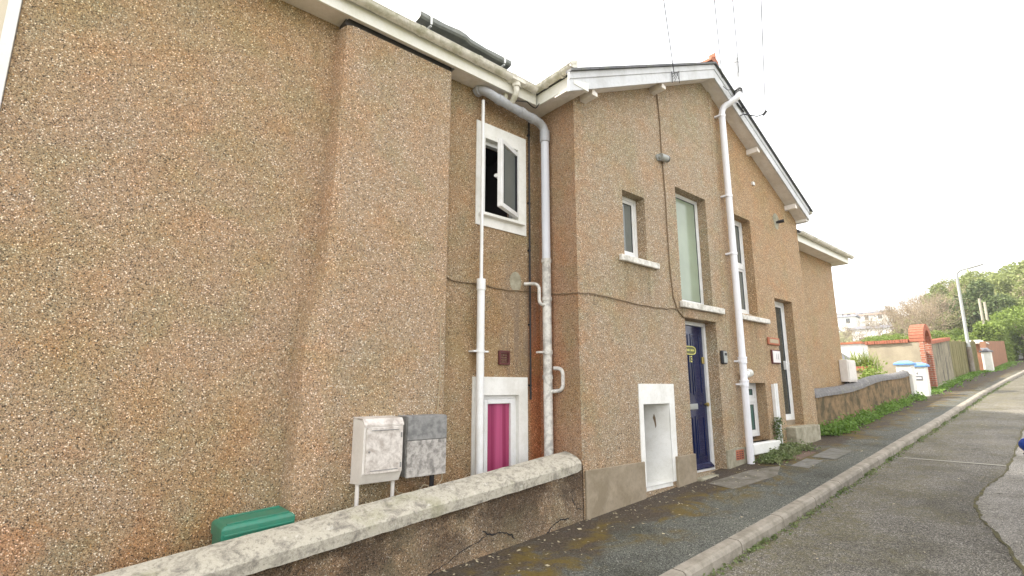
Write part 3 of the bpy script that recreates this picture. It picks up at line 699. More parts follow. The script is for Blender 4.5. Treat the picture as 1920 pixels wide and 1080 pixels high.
mb.tube([(4.19, 4.14, .20)] + arc((4.21, 4.10, .20), (4.24, 4.06, .20), (4.245, 4.05, .14), 4) + arc((4.245, 4.05, .04), (4.245, 4.04, -.03), (4.23, 4.10, -.05), 4) + [Vector((4.18, 4.18, -.06))], .022, 10)
mb.build('branch_pipe', M['pipe_flaky'], spo, smooth=True)
mb = MB(); mb.tube([(3.62, 4.122, ZF+.06), (3.62, 4.122, ZF-.0)] + arc((3.62, 4.122, ZF-.0), (3.62, 4.13, ZF-.05), (3.625, 4.19, ZF-.085), 4) + [Vector((3.63, 4.235, ZF-.12))], .034, 12)
mb.build('swan_neck', M['gutter'], g, smooth=True)
mb = MB(); mb.tube([(3.56, 4.25, 3.28), (3.56, 4.25, 3.41)], .028, 12); mb.build('access_stub', M['gutter'], spo, smooth=True)
# thin cables across the wall
def cable(name, pts, r, mat, label, cat='cable', parent=None):
    mb = MB(); P = [Vector(p) for p in pts]; path = []
    rr = random.Random(len(pts))
    for a, b in zip(P, P[1:]):
        for k in range(6): path.append(a.lerp(b, k/6) + Vector((0, 0, rr.uniform(-.006, .006))))
    path.append(P[-1]); mb.tube(path, r, 6)
    if parent: return mb.build(name, mat, parent)
    return mb.build(name, mat, label=label, cat=cat)
cable('wall_cable', [(2.80, YL-.015, 1.14), (3.0, YL-.012, 1.09), (3.29, YL-.012, 1.10), (3.7, YL-.012, 1.08), (4.05, YL-.015, 1.11), (4.19, YL-.04, 1.10), (4.24, 4.2, 1.07), (4.242, 3.95, 1.04), (4.235, 3.785, 1.03), (4.5, 3.788, 1.05), (5.0, 3.788, 1.03), (5.5, 3.788, 1.01), (6.0, 3.788, 1.02), (6.36, 3.788, 1.06)], .007, M['cable'], 'thin brown cable running level across the recess and gable wall')
cable('aerial_cable', [(2.72, YB-.008, .62), (2.73, YB-.008, .1), (2.71, YB-.008, -.30)], .005, M['cable_cream'], 'thin cream cable dropping to the grey meter box')

# cream rendered neighbour beyond the left corner
nb = thing('cream_house', 'cream rendered house with white corner strip at the far left edge', 'house', (-6, YL, -1.9))
mb = MB(); mb.box(-6, -.585, YL+.05, YL+6, -1.9, 6.5); mb.build('wall', M['cream_clad'], nb)
mb = MB(); mb.box(-.583, -.523, YL-.03, YL+.10, -1.9, 6.5); mb.build('corner_strip', M['upvc'], nb, bevel=.004)
mb = MB(); mb.box(-1.45, -1.42, YL+.03, YL+.049, -1.9, 6.5); mb.build('board_joint', M['upvc'], nb)

# ------------------------------------------------------------------ meter boxes on the breast
def meter_white():
    t_ = thing('meter_box', 'stained white meter box with door, left of the pair on the tan wall', 'meter box', (1.88, YB, -1.3), 'meter boxes by the low wall')
    yb, yf = YB-.001, 4.015; x0_, x1_ = 1.885, 2.24
    mb = MB(); mb.prism([(x0_, yb, -.79), (x0_, yb, -.265), (x0_, yf+.04, -.275), (x0_, yf, -.325), (x0_, yf, -.69), (x0_, yf+.05, -.775)], (x1_-x0_, 0, 0)); mb.build('case', M['box_clean'], t_, bevel=.006)
    mb = MB(); mb.box(x0_+.018, x1_-.012, yf-.014, yf-.001, -.695, -.33); d = mb.build('door', M['box_white'], t_, bevel=.005)
    mb = MB(); mb.box(x0_+.06, x1_-.05, yf-.018, yf-.015, -.358, -.352); mb.box(x0_+.06, x1_-.05, yf-.018, yf-.015, -.672, -.666)
    mb.tube([(x0_+.045, yf-.022, -.52), (x0_+.045, yf-.012, -.52)], .008, 10); mb.box(x1_-.03, x1_-.018, yf-.019, yf-.0145, -.66, -.62); mb.box(x1_-.03, x1_-.018, yf-.019, yf-.0145, -.42, -.38); mb.build('fittings', M['box_dark'], d)
    for x in (1.90, 2.215):
        mb = MB(); mb.tube([(x, 4.12, -.78), (x, 4.12, -1.5)], .017, 10); mb.build('leg', M['box_clean'], t_, smooth=True)
    mb = MB(); mb.prism([(x0_-.002, yb, -.262), (x0_-.002, yf+.038, -.271), (x0_-.002, yf-.004, -.325), (x0_-.002, yf-.004, -.31), (x0_-.002, yf+.03, -.262), (x0_-.002, yb, -.253)], (x1_-x0_+.004, 0, 0)); mb.build('lid', M['box_white'], t_, label='brown stained lid')
def meter_grey():
    t_ = thing('meter_box', 'weathered grey meter box with dark lid, right of the pair on the tan wall', 'meter box', (2.3, YB, -1.3), 'meter boxes by the low wall')
    yb, yf = YB-.001, 4.06; x0_, x1_ = 2.30, 2.70
    mb = MB(); mb.box(x0_, x1_, yf+.012, yb, -.765, -.27); mb.build('case', M['box_dark'], t_, bevel=.006)
    mb = MB(); mb.box(x0_+.004, x1_+.006, yf-.006, yf+.011, -.77, -.465); mb.build('door', M['box_grey'], t_, bevel=.005)
    mb = MB(); mb.box(x0_+.004, x1_+.006, yf-.008, yf+.011, -.461, -.262); mb.box(x0_-.004, x1_+.008, yf+.0125, yb, -.269, -.255); mb.build('lid', M['box_dark'], t_, bevel=.004)
    mb = MB(); mb.tube([(2.62, 4.15, -.77), (2.62, 4.16, -1.5)], .022, 10); mb.build('leg', M['black'], t_, smooth=True)
meter_white(); meter_grey()
cable('meter_cable', [(2.20, 4.19, -.79), (2.3, 4.17, -.90), (2.45, 4.16, -.93), (2.55, 4.15, -.86), (2.62, 4.12, -.90), (2.72, 4.14, -.84), (2.73, 4.15, -.77)], .006, M['cable_cream'], 'thin looping cream cable hanging beneath the grey meter box')

# green caddy
bn = thing('green_bin', 'small green plastic bin with lid behind the low coped wall', 'bin', (1.17, 4.22, -1.5))
mb = MB(); mb.prism([(.93, 4.08, -1.5), (1.40, 4.08, -1.5), (1.40, 4.34, -1.5), (.93, 4.34, -1.5)], (0, 0, .5)); mb.build('body', M['green_bin'], bn, bevel=.02)
mb = MB()
n0 = [(.925, 4.06), (1.405, 4.06), (1.405, 4.37), (.925, 4.37)]; n1 = [(.945, 4.08), (1.385, 4.08), (1.385, 4.35), (.945, 4.35)]
mb.v = [(x, y, -1.03+.06*(x-.9)) for x, y in n0] + [(x, y, -.955+.06*(x-.9)) for x, y in n0] + [(x, y, -.935+.06*(x-.9)) for x, y in n1]
mb.f = [(3, 2, 1, 0), (8, 9, 10, 11)] + [(i, (i+1) % 4, 4+(i+1) % 4, 4+i) for i in range(4)] + [(4+i, 4+(i+1) % 4, 8+(i+1) % 4, 8+i) for i in range(4)]
lid = mb.build('lid', M['green_bin'], bn, bevel=.006, seg=2)
mb = MB(); mb.box(.96, 1.37, 4.09, 4.115, -.9335, -.922, .06); mb.box(.96, 1.37, 4.31, 4.335, -.9335, -.922, .06); mb.box(.94, 1.39, 4.053, 4.0595, -1.0, -.985, .06); mb.build('rib', M['green_bin'], lid, bevel=.003)

mb = MB(); mb.box(-.5, 4.24, 3.97, 4.42, -1.6, -1.5); mb.build('yard', M['conc'], kind='structure')

# ------------------------------------------------------------------ low boundary wall with sloping coping
bw = thing('boundary_wall', 'low pebbledashed wall stained black under a pale sloping coping, before the left house', 'wall', (-1.5, 3.86, -1.7))
slp = (-.75+1.01)/(4.17-1.48)        # coping rises with the street
def cz(x): return -.752+(x-4.17)*slp
mb = MB(); xa, xb_ = -2.5, 4.262; N_ = 40
for i in range(N_):
    a = xa+(xb_-xa)*i/N_; b = xa+(xb_-xa)*(i+1)/N_
    mb.quad((a, 3.80, -2.0), (b, 3.80, -2.0), (b, 3.80, cz(b)-.07), (a, 3.80, cz(a)-.07)); mb.quad((a, 3.98, -2.0), (a, 3.98, cz(a)-.07), (b, 3.98, cz(b)-.07), (b, 3.98, -2.0))
    mb.quad((a, 3.80, cz(a)-.07), (b, 3.80, cz(b)-.07), (b, 3.98, cz(b)-.07), (a, 3.98, cz(a)-.07))
mb.quad((xb_, 3.80, -2.0), (xb_, 3.98, -2.0), (xb_, 3.98, cz(xb_)-.07), (xb_, 3.80, cz(xb_)-.07))
mb.build('wall_body', M['peb_dirty'], bw)
mb = MB(); rr = random.Random(8); rows = []
xs_ = [xa + (4.19-xa)*i/90 for i in range(91)]
for i, x in enumerate(xs_):
    j = lambda s=.004: rr.uniform(-s, s); z = cz(x); e = .012 if i == 90 else 0
    rows.append([(x+j(), 3.745+j(.002)+e, z-.115+j()+e), (x+j(), 3.742+j(.002)+e, z-.035+j(.003)), (x, 3.765+j(.003)+e, z-.008+j(.003)), (x, 3.83, z+.022+j(.003)), (x, 3.92, z+.052+j(.003)), (x, 3.985, z+.064+j(.002)), (x, 4.015, z+.05), (x, 4.03, z+.01), (x, 4.03, z-.07)])
for A, B in zip(rows, rows[1:]):
    for k in range(8): mb.quad(A[k], B[k], B[k+1], A[k+1])
    mb.quad(A[8], B[8], B[0], A[0])
mb.poly(rows[-1]); mb.poly(rows[0])
o = mb.build('coping', M['coping'], bw, smooth=False)
me = o.data; bm = bmesh.new(); bm.from_mesh(me); bmesh.ops.remove_doubles(bm, verts=bm.verts, dist=1e-5); bmesh.ops.recalc_face_normals(bm, faces=bm.faces); bm.to_mesh(me); bm.free()
me.polygons.foreach_set('use_smooth', [True]*len(me.polygons)); mo = o.modifiers.new('es', 'EDGE_SPLIT'); mo.split_angle = R(28)
# cracks in the render
def crack(pts, w_=.008):
    P = [Vector((x, 3.796, z)) for x, z in pts]; mb = MB(); rr = random.Random(int(pts[0][0]*100)); fine = []
    for a, b in zip(P, P[1:]):
        for k in range(5): fine.append(a.lerp(b, k/5)+Vector((rr.uniform(-.008, .008), 0, rr.uniform(-.008, .008))))
    fine.append(P[-1])
    for i, (a, b) in enumerate(zip(fine, fine[1:])):
        wa = w_*(.35+.65*rr.random()); d = (b-a).normalized(); nrm = Vector((-d.z, 0, d.x))*wa/2
        mb.quad(a-nrm, b-nrm, b+nrm, a+nrm)
    return mb
mb = MB()
for pts, w_ in (([(2.30, -1.52), (2.45, -1.46), (2.62, -1.40), (2.82, -1.335), (2.98, -1.29)], .009), ([(2.93, -1.235), (2.99, -1.28), (3.10, -1.29), (3.20, -1.30), (3.27, -1.33), (3.30, -1.375)], .016), ([(4.08, -1.09), (4.10, -1.17), (4.16, -1.23), (4.24, -1.25)], .011), ([(3.72, -1.40), (3.80, -1.33), (3.92, -1.30), (4.03, -1.31)], .016), ([(3.72, -1.40), (3.62, -1.41), (3.55, -1.47)], .012)):
    m2 = crack(pts, w_); n = len(mb.v); mb.v += m2.v; mb.f += [tuple(i+n for i in f) for f in m2.f]
mb.build('crack', M['black'], bw)

# ------------------------------------------------------------------ GABLED HOUSE
gh = thing('gabled_house', 'gabled pebbledash house with navy door, narrow windows and white downpipe facing the pavement', 'house', (XC, YG, -1.5))
YV = 3.55                                   # verge plane
RX, RZ = 7.42, 5.16                         # ridge
LX, RXE = 3.92, 10.98; EZ = 3.50
sl = (RZ-EZ)/(RX-LX)
def roof_top(x): return RZ - abs(x-RX)*sl
def gtop(x): return roof_top(x)-.19
ops = [(5.14, 5.63, 1.60, 2.49, .24), (6.41, 7.27, 1.165, 2.87, .24), (8.02, 8.79, 1.165, 2.855, .26), (6.45, 7.31, -1.18, .94, .28),
       (5.37, 5.935, -1.17, -.215, 1.0), (8.05, 8.815, -.86, .055, .26), (9.50, 10.27, -.68, 1.565, .26)]
mb = MB(); wall_xz(mb, YG, XC, XE, -1.62, 3.16, ops, top=gtop, xb=(RX, 5.8, 9.0)); 
mb.quad((XE, YG, -1.6), (XE, YG+7, -1.6), (XE, YG+7, 3.3), (XE, YG, 3.3)); mb.quad((XC, YG+7, -1.6), (XE, YG+7, -1.6), (XE, YG+7, 3.3), (XC, YG+7, 3.3))
mb.build('wall', M['peb_gable'], gh)
mb = MB(); mb.quad((XC, YG, -2), (XC, YL+6, -2), (XC, YL+6, 3.42), (XC, YG, 3.42)); mb.build('side_wall', M['peb_return'], gh)
# drip mark of new render over the gas patch etc. handled in material. Narrow proud render edge left of the pipe
mb = MB(); mb.prism([(7.60, YG-.001, -1.5), (7.62, YG-.014, -1.5), (7.70, YG-.014, -1.5), (7.74, YG-.001, -1.5)], (0, 0, 6.42)); mb.build('render_seam', M['peb_gable'], gh)
# roof slopes, thin slates with projecting edge
def slope_slab(mb, xa, za, xb, zb, y0, y1, t_):
    mb.prism([(xa, y0, za), (xb, y0, zb), (xb, y0, zb+t_), (xa, y0, za+t_)], (0, y1-y0, 0))
mb = MB(); slope_slab(mb, RX, RZ+.012, LX, EZ+.012, YV-.035, YV+.06, .03); slope_slab(mb, RX, RZ+.012, LX+.10, EZ+.012+.10*sl, YV+.0601, YG+7.2, .03); slope_slab(mb, RX, RZ+.012, RXE+.10, EZ-.035, YV-.035, YG+7.2, .03)
mb.build('roof', M['slate'], gh)
mb = MB()       # barge boards: upper strip and deeper lower board
def barge(xa, za, xb, zb):
    m = MB(); m.prism([(xa, YV, za), (xb, YV, zb), (xb, YV, zb-.085), (xa, YV, za-.085)], (0, .03, 0))
    m.prism([(xa, YV+.012, za-.086), (xb, YV+.012, zb-.086), (xb, YV+.012, zb-.235), (xa, YV+.012, za-.235)], (0, .025, 0)); return m
barge(LX, EZ+.01, RX-.001, RZ+.008).build('bargeboard', M['barge'], gh, bevel=.002)
barge(RX+.001, RZ+.008, RXE, EZ+.01).build('bargeboard', M['barge'], gh, bevel=.002)
mb = MB()       # verge soffit boards
for (xa, xb) in ((LX+.02, RX), (RX, RXE-.02)):
    mb.prism([(xa, YV+.04, roof_top(xa)-.20), (xb, YV+.04, roof_top(xb)-.20), (xb, YV+.04, roof_top(xb)-.185), (xa, YV+.04, roof_top(xa)-.185)], (0, .22, 0))
mb.build('verge_soffit', M['soffit'], gh)
for x in (4.42, 5.95, 8.95, 10.45):         # purlin ends
    mb = MB(); z = roof_top(x)-.235; mb.prism([(x-.05, YV+.05, z-.0+.05*sl), (x+.05, YV+.05, z-.05*sl*1+.0), (x+.05, YV+.05, z-.07), (x-.05, YV+.05, z-.07)], (0, .24, 0)); mb.build('purlin_end', M['soffit'], gh, bevel=.003)
# left eaves of the gable roof (run away from the street)
mb = MB(); mb.box(4.02, 4.043, YV+.04, 4.205, ZF-.012, ZF+.135); mb.build('fascia', M['fascia'], gh, bevel=.003)
mb = MB(); mb.box(4.044, XC-.002, YV+.045, YL-.01, ZF-.004, ZF+.01); mb.build('soffit', M['soffit'], gh)
mb = MB(); mb.prism([(4.00, YV+.005, ZF-.02), (4.25, YV+.005, ZF-.02), (4.25, YV+.005, ZF+.09), (4.00, YV+.005, EZ-.06)], (0, .034, 0)); mb.build('box_end', M['fascia'], gh)
g2 = gutter_run((3.970, YV-.02, ZF+.197), (3.970, 4.16, ZF+.185), .055, Vector((-1, 0, 0))).build('gutter', M['gutter'], gh, smooth=True)
mb = MB(); mb.box(3.907, 4.02, YV-.03, YV-.018, ZF+.15, ZF+.235); mb.prism([(3.90, YV-.04, ZF+.19), (4.0, YV-.04, ZF+.26), (4.02, YV-.04, ZF+.24), (3.92, YV-.04, ZF+.17)], (0, .06, 0))
mb.build('gutter_stop', M['gutter'], g2)
for y in (3.72, 4.0):
    mb = MB(); gutter_clip(Vector((3.970, y, ZF+.192)), .055, Vector((-1, 0, 0)), mb); mb.build('gutter_bracket', M['gutter'], g2)
# right eaves box end
mb = MB(); mb.prism([(10.90, YV+.045, 3.26), (11.02, YV+.045, 3.26), (11.02, YV+.045, 3.44), (10.90, YV+.045, 3.46)], (0, 5, 0)); mb.build('fascia', M['fascia'], gh, bevel=.003)
gutter_run((11.07, YV-.02, 3.47), (11.07, 7.5, 3.47), .05, Vector((1, 0, 0))).build('gutter', M['gutter'], gh, smooth=True)
# terracotta ridge tiles
mb = MB()
for k in range(14):
    y = YV-.02+k*.46; sec_ = [(RX+.13*math.cos(a), y, RZ+.03+.10*math.sin(a)) for a in [math.pi*i/8 for i in range(9)]]
    mb.prism(sec_, (0, .45, 0))
mb.prism([(RX-.02, YV-.03, RZ+.12), (RX+.02, YV-.03, RZ+.12), (RX+.015, YV-.03, RZ+.22), (RX-.01, YV-.03, RZ+.20)], (0, .10, 0))
mb.build('ridge_tiles', M['terra'], gh, smooth=False)

def sash_window(x0_, x1_, z0_, z1_, y, pane, fw=.05, transom=None, sillbox=None, name='window', stile=.04, open_light=None):
    mb = MB(); frame_ring(mb, x0_+.001, x1_-.001, z0_+.001, z1_-.001, y, y+.06, fw)
    o = mb.build(name, M['upvc'], gh, bevel=.004)
    spans = [(z0_, z1_)] if transom is None else [(z0_, transom), (transom, z1_)]
    if transom is not None:
        m = MB(); m.box(x0_+fw, x1_-fw, y-.002, y+.05, transom-.035, transom+.035); m.build('transom', M['upvc'], o, bevel=.004)
    for a, b in spans:
        A = a+(fw if a == z0_ else .036); B = b-(fw if b == z1_ else .036)
        m = MB(); frame_ring(m, x0_+fw+.001, x1_-fw-.001, A, B, y+.012, y+.05, stile); s = m.build('sash', M['upvc'], o, bevel=.003)
        m = MB(); m.box(x0_+fw+stile-.003, x1_-fw-stile+.003, y+.03, y+.036, A+stile-.003, B-stile+.003); m.build('pane', pane, o)
        m = MB(); frame_ring(m, x0_+fw+stile, x1_-fw-stile, A+stile, B-stile, y+.022, y+.0295, .006); m.build('glazing_seal', M['black'], o)
    return o
def sill(x0_, x1_, z0_, z1_, yf, mat='white_sill', par=None):
    mb = MB(); mb.box(x0_, x1_, yf, YG-.001, z0_, z1_); mb.box(x0_+.10, x1_-.21 if x1_ < 8 else x1_-.29, YG-.001, YG+.2, z0_, z1_); return mb.build('sill', M[mat], par or gh, bevel=.012, seg=3)
w1 = sash_window(5.14, 5.63, 1.66, 2.49, YG+.14, M['glass_grey'], .045); w1['label'] = 'small narrow window with sill'
sill(5.02, 5.84, 1.53, 1.61, YG-.05, par=w1); mb = MB(); mb.box(5.141, 5.629, YG+.08, YG+.20, 1.605, 1.66); mb.build('inner_sill', M['upvc'], w1, bevel=.004)
w2 = sash_window(6.41, 7.27, 1.19, 2.87, YG+.14, M['glass_green'], .04, stile=.012); w2['label'] = 'tall window of pale green obscured glass'
sill(6.34, 7.52, 1.075, 1.165, YG-.06, par=w2)
w3 = sash_window(8.02, 8.79, 1.20, 2.855, YG+.15, M['glass_grey'], .045, transom=2.02); w3['label'] = 'two-light window right of the downpipe'
sill(7.98, 9.08, 1.05, 1.13, YG-.07, par=w3); mb = MB(); mb.box(8.021, 8.789, YG+.10, YG+.25, 1.135, 1.20); mb.build('inner_sill', M['upvc'], w3, bevel=.004)
w4 = sash_window(8.05, 8.815, -.80, .055, YG+.16, M['glass_teal'], .06, transom=-.22); w4['label'] = 'basement window with teal obscured glass'
mb = MB(); mb.box(8.0, 8.98, YG-.10, YG+.12, -1.02, -.86); mb.build('sill', M['white_paint'], w4, bevel=.015, seg=3)
w5 = sash_window(9.50, 10.27, -.60, 1.565, YG+.15, M['glass_dark'], .055, stile=.05, name='door'); w5['label'] = 'narrow white glazed side door'
mb = MB(); mb.box(10.02, 10.07, YG+.11, YG+.161, .30, .46); mb.box(10.03, 10.13, YG+.09, YG+.11, .40, .42); mb.build('handle', M['upvc'], w5, bevel=.005)
mb = MB(); mb.box(9.46, 10.55, YG-.16, YG+.16, -1.06, -.685); mb.build('doorstep', M['conc'], gh, bevel=.012); mb = MB(); mb.box(9.501, 10.269, YG+.151, YG+.25, -.684, -.60); mb.build('threshold', M['grey_render'], gh)
# lintel ledge over the navy door
mb = MB(); mb.box(6.40, 7.36, YG-.012, YG-.0005, .945, 1.074); mb.build('lintel', M['peb_gable'], gh, bevel=.006)
# navy door
YD = YG+.205
mb = MB(); frame_ring(mb, 6.451, 7.309, -1.18, .938, YG+.17, YG+.26, .055, .03); fr = mb.build('door_frame', M['upvc'], gh, bevel=.004)
mb = MB(); mb.box(6.507, 7.253, YD, YD+.045, -1.14, .88); dr = mb.build('door', M['blue_paint'], gh, bevel=.004, label='navy blue panelled door with number 13')
def panel(x0_, x1_, z0_, z1_):
    m = MB(); frame_ring(m, x0_, x1_, z0_, z1_, YD-.010, YD-.0005, .022); m.box(x0_+.05, x1_-.05, YD-.007, YD-.0006, z0_+.05, z1_-.05); m.build('panel', M['blue_paint'], dr, bevel=.004)
panel(6.60, 6.85, -.12, .76); panel(6.91, 7.16, -.12, .76); panel(6.60, 6.85, -1.00, -.42); panel(6.91, 7.16, -1.00, -.42)
mb = MB(); mb.prism([(6.50, YD-.002, -1.14), (6.50, YD-.055, -1.14), (6.50, YD-.055, -1.12), (6.50, YD-.002, -1.07)], (.76, 0, 0)); mb.build('weather_bar', M['blue_paint'], dr, bevel=.004)
mb = MB(); mb.box(6.75, 6.99, YD-.012, YD-.0005, -.325, -.245); mb.box(6.77, 6.97, YD-.018, YD-.0121, -.305, -.262); mb.build('letter_box', M['lamp_steel'], dr, bevel=.004)
mb = MB(); mb.tube([(7.20, YD-.001, -.26), (7.20, YD-.035, -.26)], [.012, .016], 12); mb.tube([(7.20, YD-.035, -.26), (7.20, YD-.06, -.26)], [.03, .026], 14); mb.build('knob', M['brass'], dr, smooth=True)
mb = MB(); mb.box(7.18, 7.235, YD-.025, YD-.001, .33, .43); mb.build('lock', M['brass'], dr, bevel=.006)
oval = [(6.865+.155*math.copysign(abs(math.cos(a))**.6, math.cos(a)), YD-.012, .515+.058*math.copysign(abs(math.sin(a))**.75, math.sin(a))) for a in [2*math.pi*i/32 for i in range(32)]]
mb = MB(); mb.prism(oval, (0, .0115, 0)); pl = mb.build('name_plate', M['olive'], dr)
mb = MB(); mb.tube(oval+[oval[0]], .006, 8, False); mb.build('plate_rim', M['yellow_paint'], pl)
mb = MB()
for k, wd in enumerate((.02, .014, .02, .016, 0, .02, .018, .014, .02)):
    if wd: mb.box(6.76+k*.025, 6.76+k*.025+wd*.8, YD-.0145, YD-.0121, .505, .530)
mb.build('plate_lettering', M['yellow_paint'], pl)
text_mesh('13', .125, 'door_number', M['yellow_paint'], dr, (6.875, YD-.006, .385), (R(90), 0, 0), .004, True)
# door steps
mb = MB(); mb.box(6.452, 7.308, YG-.10, YG+.27, -1.40, -1.185); mb.build('doorstep', M['conc'], gh, bevel=.012)
mb = MB(); mb.prism([(6.38, YG-.32, -1.5), (7.52, YG-.30, -1.5), (7.50, YG-.101, -1.5), (6.38, YG-.101, -1.5)], (0, 0, .235)); mb.build('doorstep', M['conc'], gh, bevel=.014)
# plinths
mb = MB(); mb.box(4.285, 5.335, YG-.022, YG+.001, -1.62, -.875); mb.build('plinth', M['grey_render'], gh, bevel=.006)
mb = MB(); mb.box(6.0, 6.449, YG-.04, YG+.001, -1.62, -.875); mb.build('plinth', M['grey_render'], gh, bevel=.006)
mb = MB(); mb.prism([(7.325, YG-.03, -1.6), (7.325, YG-.03, -.91), (7.6, YG-.03, -.885), (7.98, YG-.03, -.90), (7.98, YG-.03, -1.6)], (0, .031, 0)); mb.build('plinth', M['conc'], gh, bevel=.005)
mb = MB(); mb.box(7.56, 7.80, YG-.034, YG-.0305, -1.06, -.92); vb = mb.build('air_brick', M['terra'], gh)
mb = MB()
for r_ in range(4):
    for k in range(3): mb.box(7.575+k*.075, 7.575+k*.075+.05, YG-.0365, YG-.0345, -1.045+r_*.03, -1.03+r_*.03)
mb.build('air_brick_holes', M['vent_brown'], vb)
# whitewashed niche
mb = MB(); surround(mb, 5.29, 6.055, -1.17, .03, 5.37, 5.935, -1.169, -.215, YG, 1.0, .012)
mb.box(5.36, 5.945, YG+1.001, YG+1.01, -1.18, -.20); mb.box(5.371, 5.934, YG-.001, YG+1.0, -1.22, -1.172)
mb.prism([(5.934, YG+.002, -1.17), (5.934, YG+.55, -1.17), (5.73, YG+.55, -1.17), (5.73, YG+.36, -1.17)], (0, 0, .953))
ni = mb.build('niche', M['white_paint'], gh, label='whitewashed empty recess in the wall')
mb = MB(); mb.poly([*[(5.934-.204*(d-.002)/.358-.003, YG+d-.002, z) for d, z in ((.165, -.46), (.18, -.40), (.165, -.345), (.15, -.40), (.145, -.50), (.155, -.53))]]); mb.build('damp_patch', M['cable'], ni)
mb = MB(); mb.box(5.33, 5.98, YG-.06, YG-.001, -1.62, -1.29); mb.build('niche_base', M['grey_render'], ni, bevel=.01)
# white soil stack up the gable, swan neck round the verge and vent above
PX, PY = 7.86, 3.70
sp = MB(); sp.tube([(PX, PY, -1.13), (PX, PY, 4.50)] + arc((PX, PY, 4.50), (PX, PY, 4.64), (PX+.06, PY-.10, 4.68), 5) + arc((PX+.12, PY-.22, 4.76), (PX+.17, YV-.09, 4.80), (PX+.17, YV-.09, 4.90), 5) + [Vector((PX+.17, YV-.09, 5.12))], .052, 18)
spo = sp.build('soil_stack', M['upvc_blue'], gh, smooth=True)
mb = MB(); mb.tube([(PX+.17, YV-.09, 5.10), (PX+.17, YV-.09, 5.48)], .036, 14); mb.tube([(PX+.17, YV-.09, 5.42), (PX+.17, YV-.09, 5.50)], .045, 14); mb.build('vent_pipe', M['barge'], spo, smooth=True)
mb = MB()
for z in (4.47, 3.05, 2.08, .38, .03):
    mb = MB()
    if z in (.38, .03): mb.tube([(PX, PY, z-.035), (PX, PY, z+.06)], .064, 18); mb.tube([(PX, PY, z+.045), (PX, PY, z+.065)], .07, 18)
    else: mb.tube([(PX, PY, z-.02), (PX, PY, z+.02)], .060, 18)
    mb.box(PX-.075, PX-.02, PY-.02, YG, z-.014, z+.014)
    mb.build('collar', M['upvc_blue'], spo, smooth=True)
mb = MB(); mb.tube([(PX+.03, PY-.01, .17), (PX+.17, PY+.0, .20)], .045, 14); mb.tube([(PX+.15, PY, .195), (PX+.20, PY, .205)] + arc((PX+.20, PY, .205), (PX+.27, PY+.01, .22), (PX+.28, YG-.0, .22), 4), .052, 14)
for k in range(3): mb.tube([(PX+.14+k*.03, PY, .19+k*.006), (PX+.152+k*.03, PY, .193+k*.006)], .059, 14)
mb.build('branch_pipe', M['white_paint'], spo, smooth=True)
mb = MB()
for dz in (0, .03, .05):
    mb.tube([(PX+.17+.06*math.cos(a), YV-.09+.06*math.sin(a), 4.86+dz+.012*math.sin(a*2)) for a in [2*math.pi*i/16 for i in range(17)]], .006, 6, False)
mb.tube([(PX+.11, YV-.12, 4.88), (PX-.1, YV-.02, 4.84), (PX-.22, YV-.015, 4.86)], .005, 6)
mb.tube([(PX+.22, YV-.05, 4.78), (PX+.42, YV-.02, 4.70), (PX+.52, YV-.03, 4.72)], .006, 6)
mb.build('wire_lashing', M['cable_black'], spo)
# truncated white duct by the basement window
mb = MB(); mb.box(9.02, 9.065, YG-.055, YG-.001, -1.05, .035); mb.tube([(9.10, YG-.045, -1.05), (9.10, YG-.045, .045)], .030, 12); mb.build('cut_pipe', M['upvc'], gh, smooth=False, bevel=.004)
# cable down the face from the barge
cable('drop_cable', [(6.06, YG-.012, 4.24), (6.10, YG-.010, 3.8), (6.10, YG-.010, 3.3), (6.13, YG-.010, 2.7), (6.13, YG-.010, 2.1), (6.14, YG-.010, 1.6), (6.18, YG-.010, 1.2), (6.27, YG-.010, 1.03), (6.42, YG-.010, .93)], .009, M['cable'], 'dark brown cable dropping down the gable face between the windows')

# ------------------------------------------------------------------ wall fittings
def bulkhead(name, x, z, L, label, patch=False):
    t_ = thing(name, label, 'wall light', (x, YG, z), 'lamps on the gable')
    d = Vector((.06, -1, .02)).normalized()
    mb = MB(); mb.tube([(x-.13, YG-.0005, z-.01), (x-.13, YG-.02, z-.01)], .05, 16); mb.build('base', M['lamp_steel'], t_, smooth=True)
    mb = MB(); mb.tube([(x-.13, YG-.045, z-.01), (x+.02, YG-.05, z+.0)], .052, 16); mb.tube([(x-.13, YG-.015, z-.01), (x-.12, YG-.05, z-.01)], .03, 10); mb.build('housing', M['lamp_steel'], t_, smooth=True)
    mb = MB(); mb.tube([(x+.021, YG-.05, z), (x+.045, YG-.051, z+.001), (x+.06, YG-.051, z+.001)], [.053, .050, .03], 16); mb.build('lens', M['black'], t_, smooth=True)
bulkhead('wall_light', 6.13, 3.20, .1, 'grey cylindrical lamp with dark lens beside the cable, high on the gable')
t_ = thing('wall_light', 'small black spotlight on a pale patch, high at the right of the gable', 'wall light', (9.92, YG, 3.09), 'lamps on the gable')
mb = MB(); mb.poly([(9.92+.13*math.cos(a)*(1+.2*math.sin(3*a)), YG-.004, 3.09+.16*math.sin(a)) for a in [2*math.pi*i/20 for i in range(20)]]); mb.build('backing_patch', M['conc'], t_)
mb = MB(); mb.tube([(9.93, YG-.005, 3.07), (9.93, YG-.05, 3.07), (9.96, YG-.13, 3.08)], [.02, .03, .035], 12); mb.build('housing', M['black'], t_, smooth=True)
mb = MB(); mb.box(9.0, 9.07, YG-.03, YG-.001, 3.58, 3.64); mb.build('cable_clip', M['upvc'], label='tiny white plastic clip high on the ochre part of the gable', cat='clip')
ks = thing('key_safe', 'grey key safe with black surround right of the navy door', 'key safe', (7.43, YG, .42))
mb = MB(); mb.box(7.36, 7.50, YG-.045, YG-.001, .325, .525); mb.build('surround', M['black'], ks, bevel=.015)
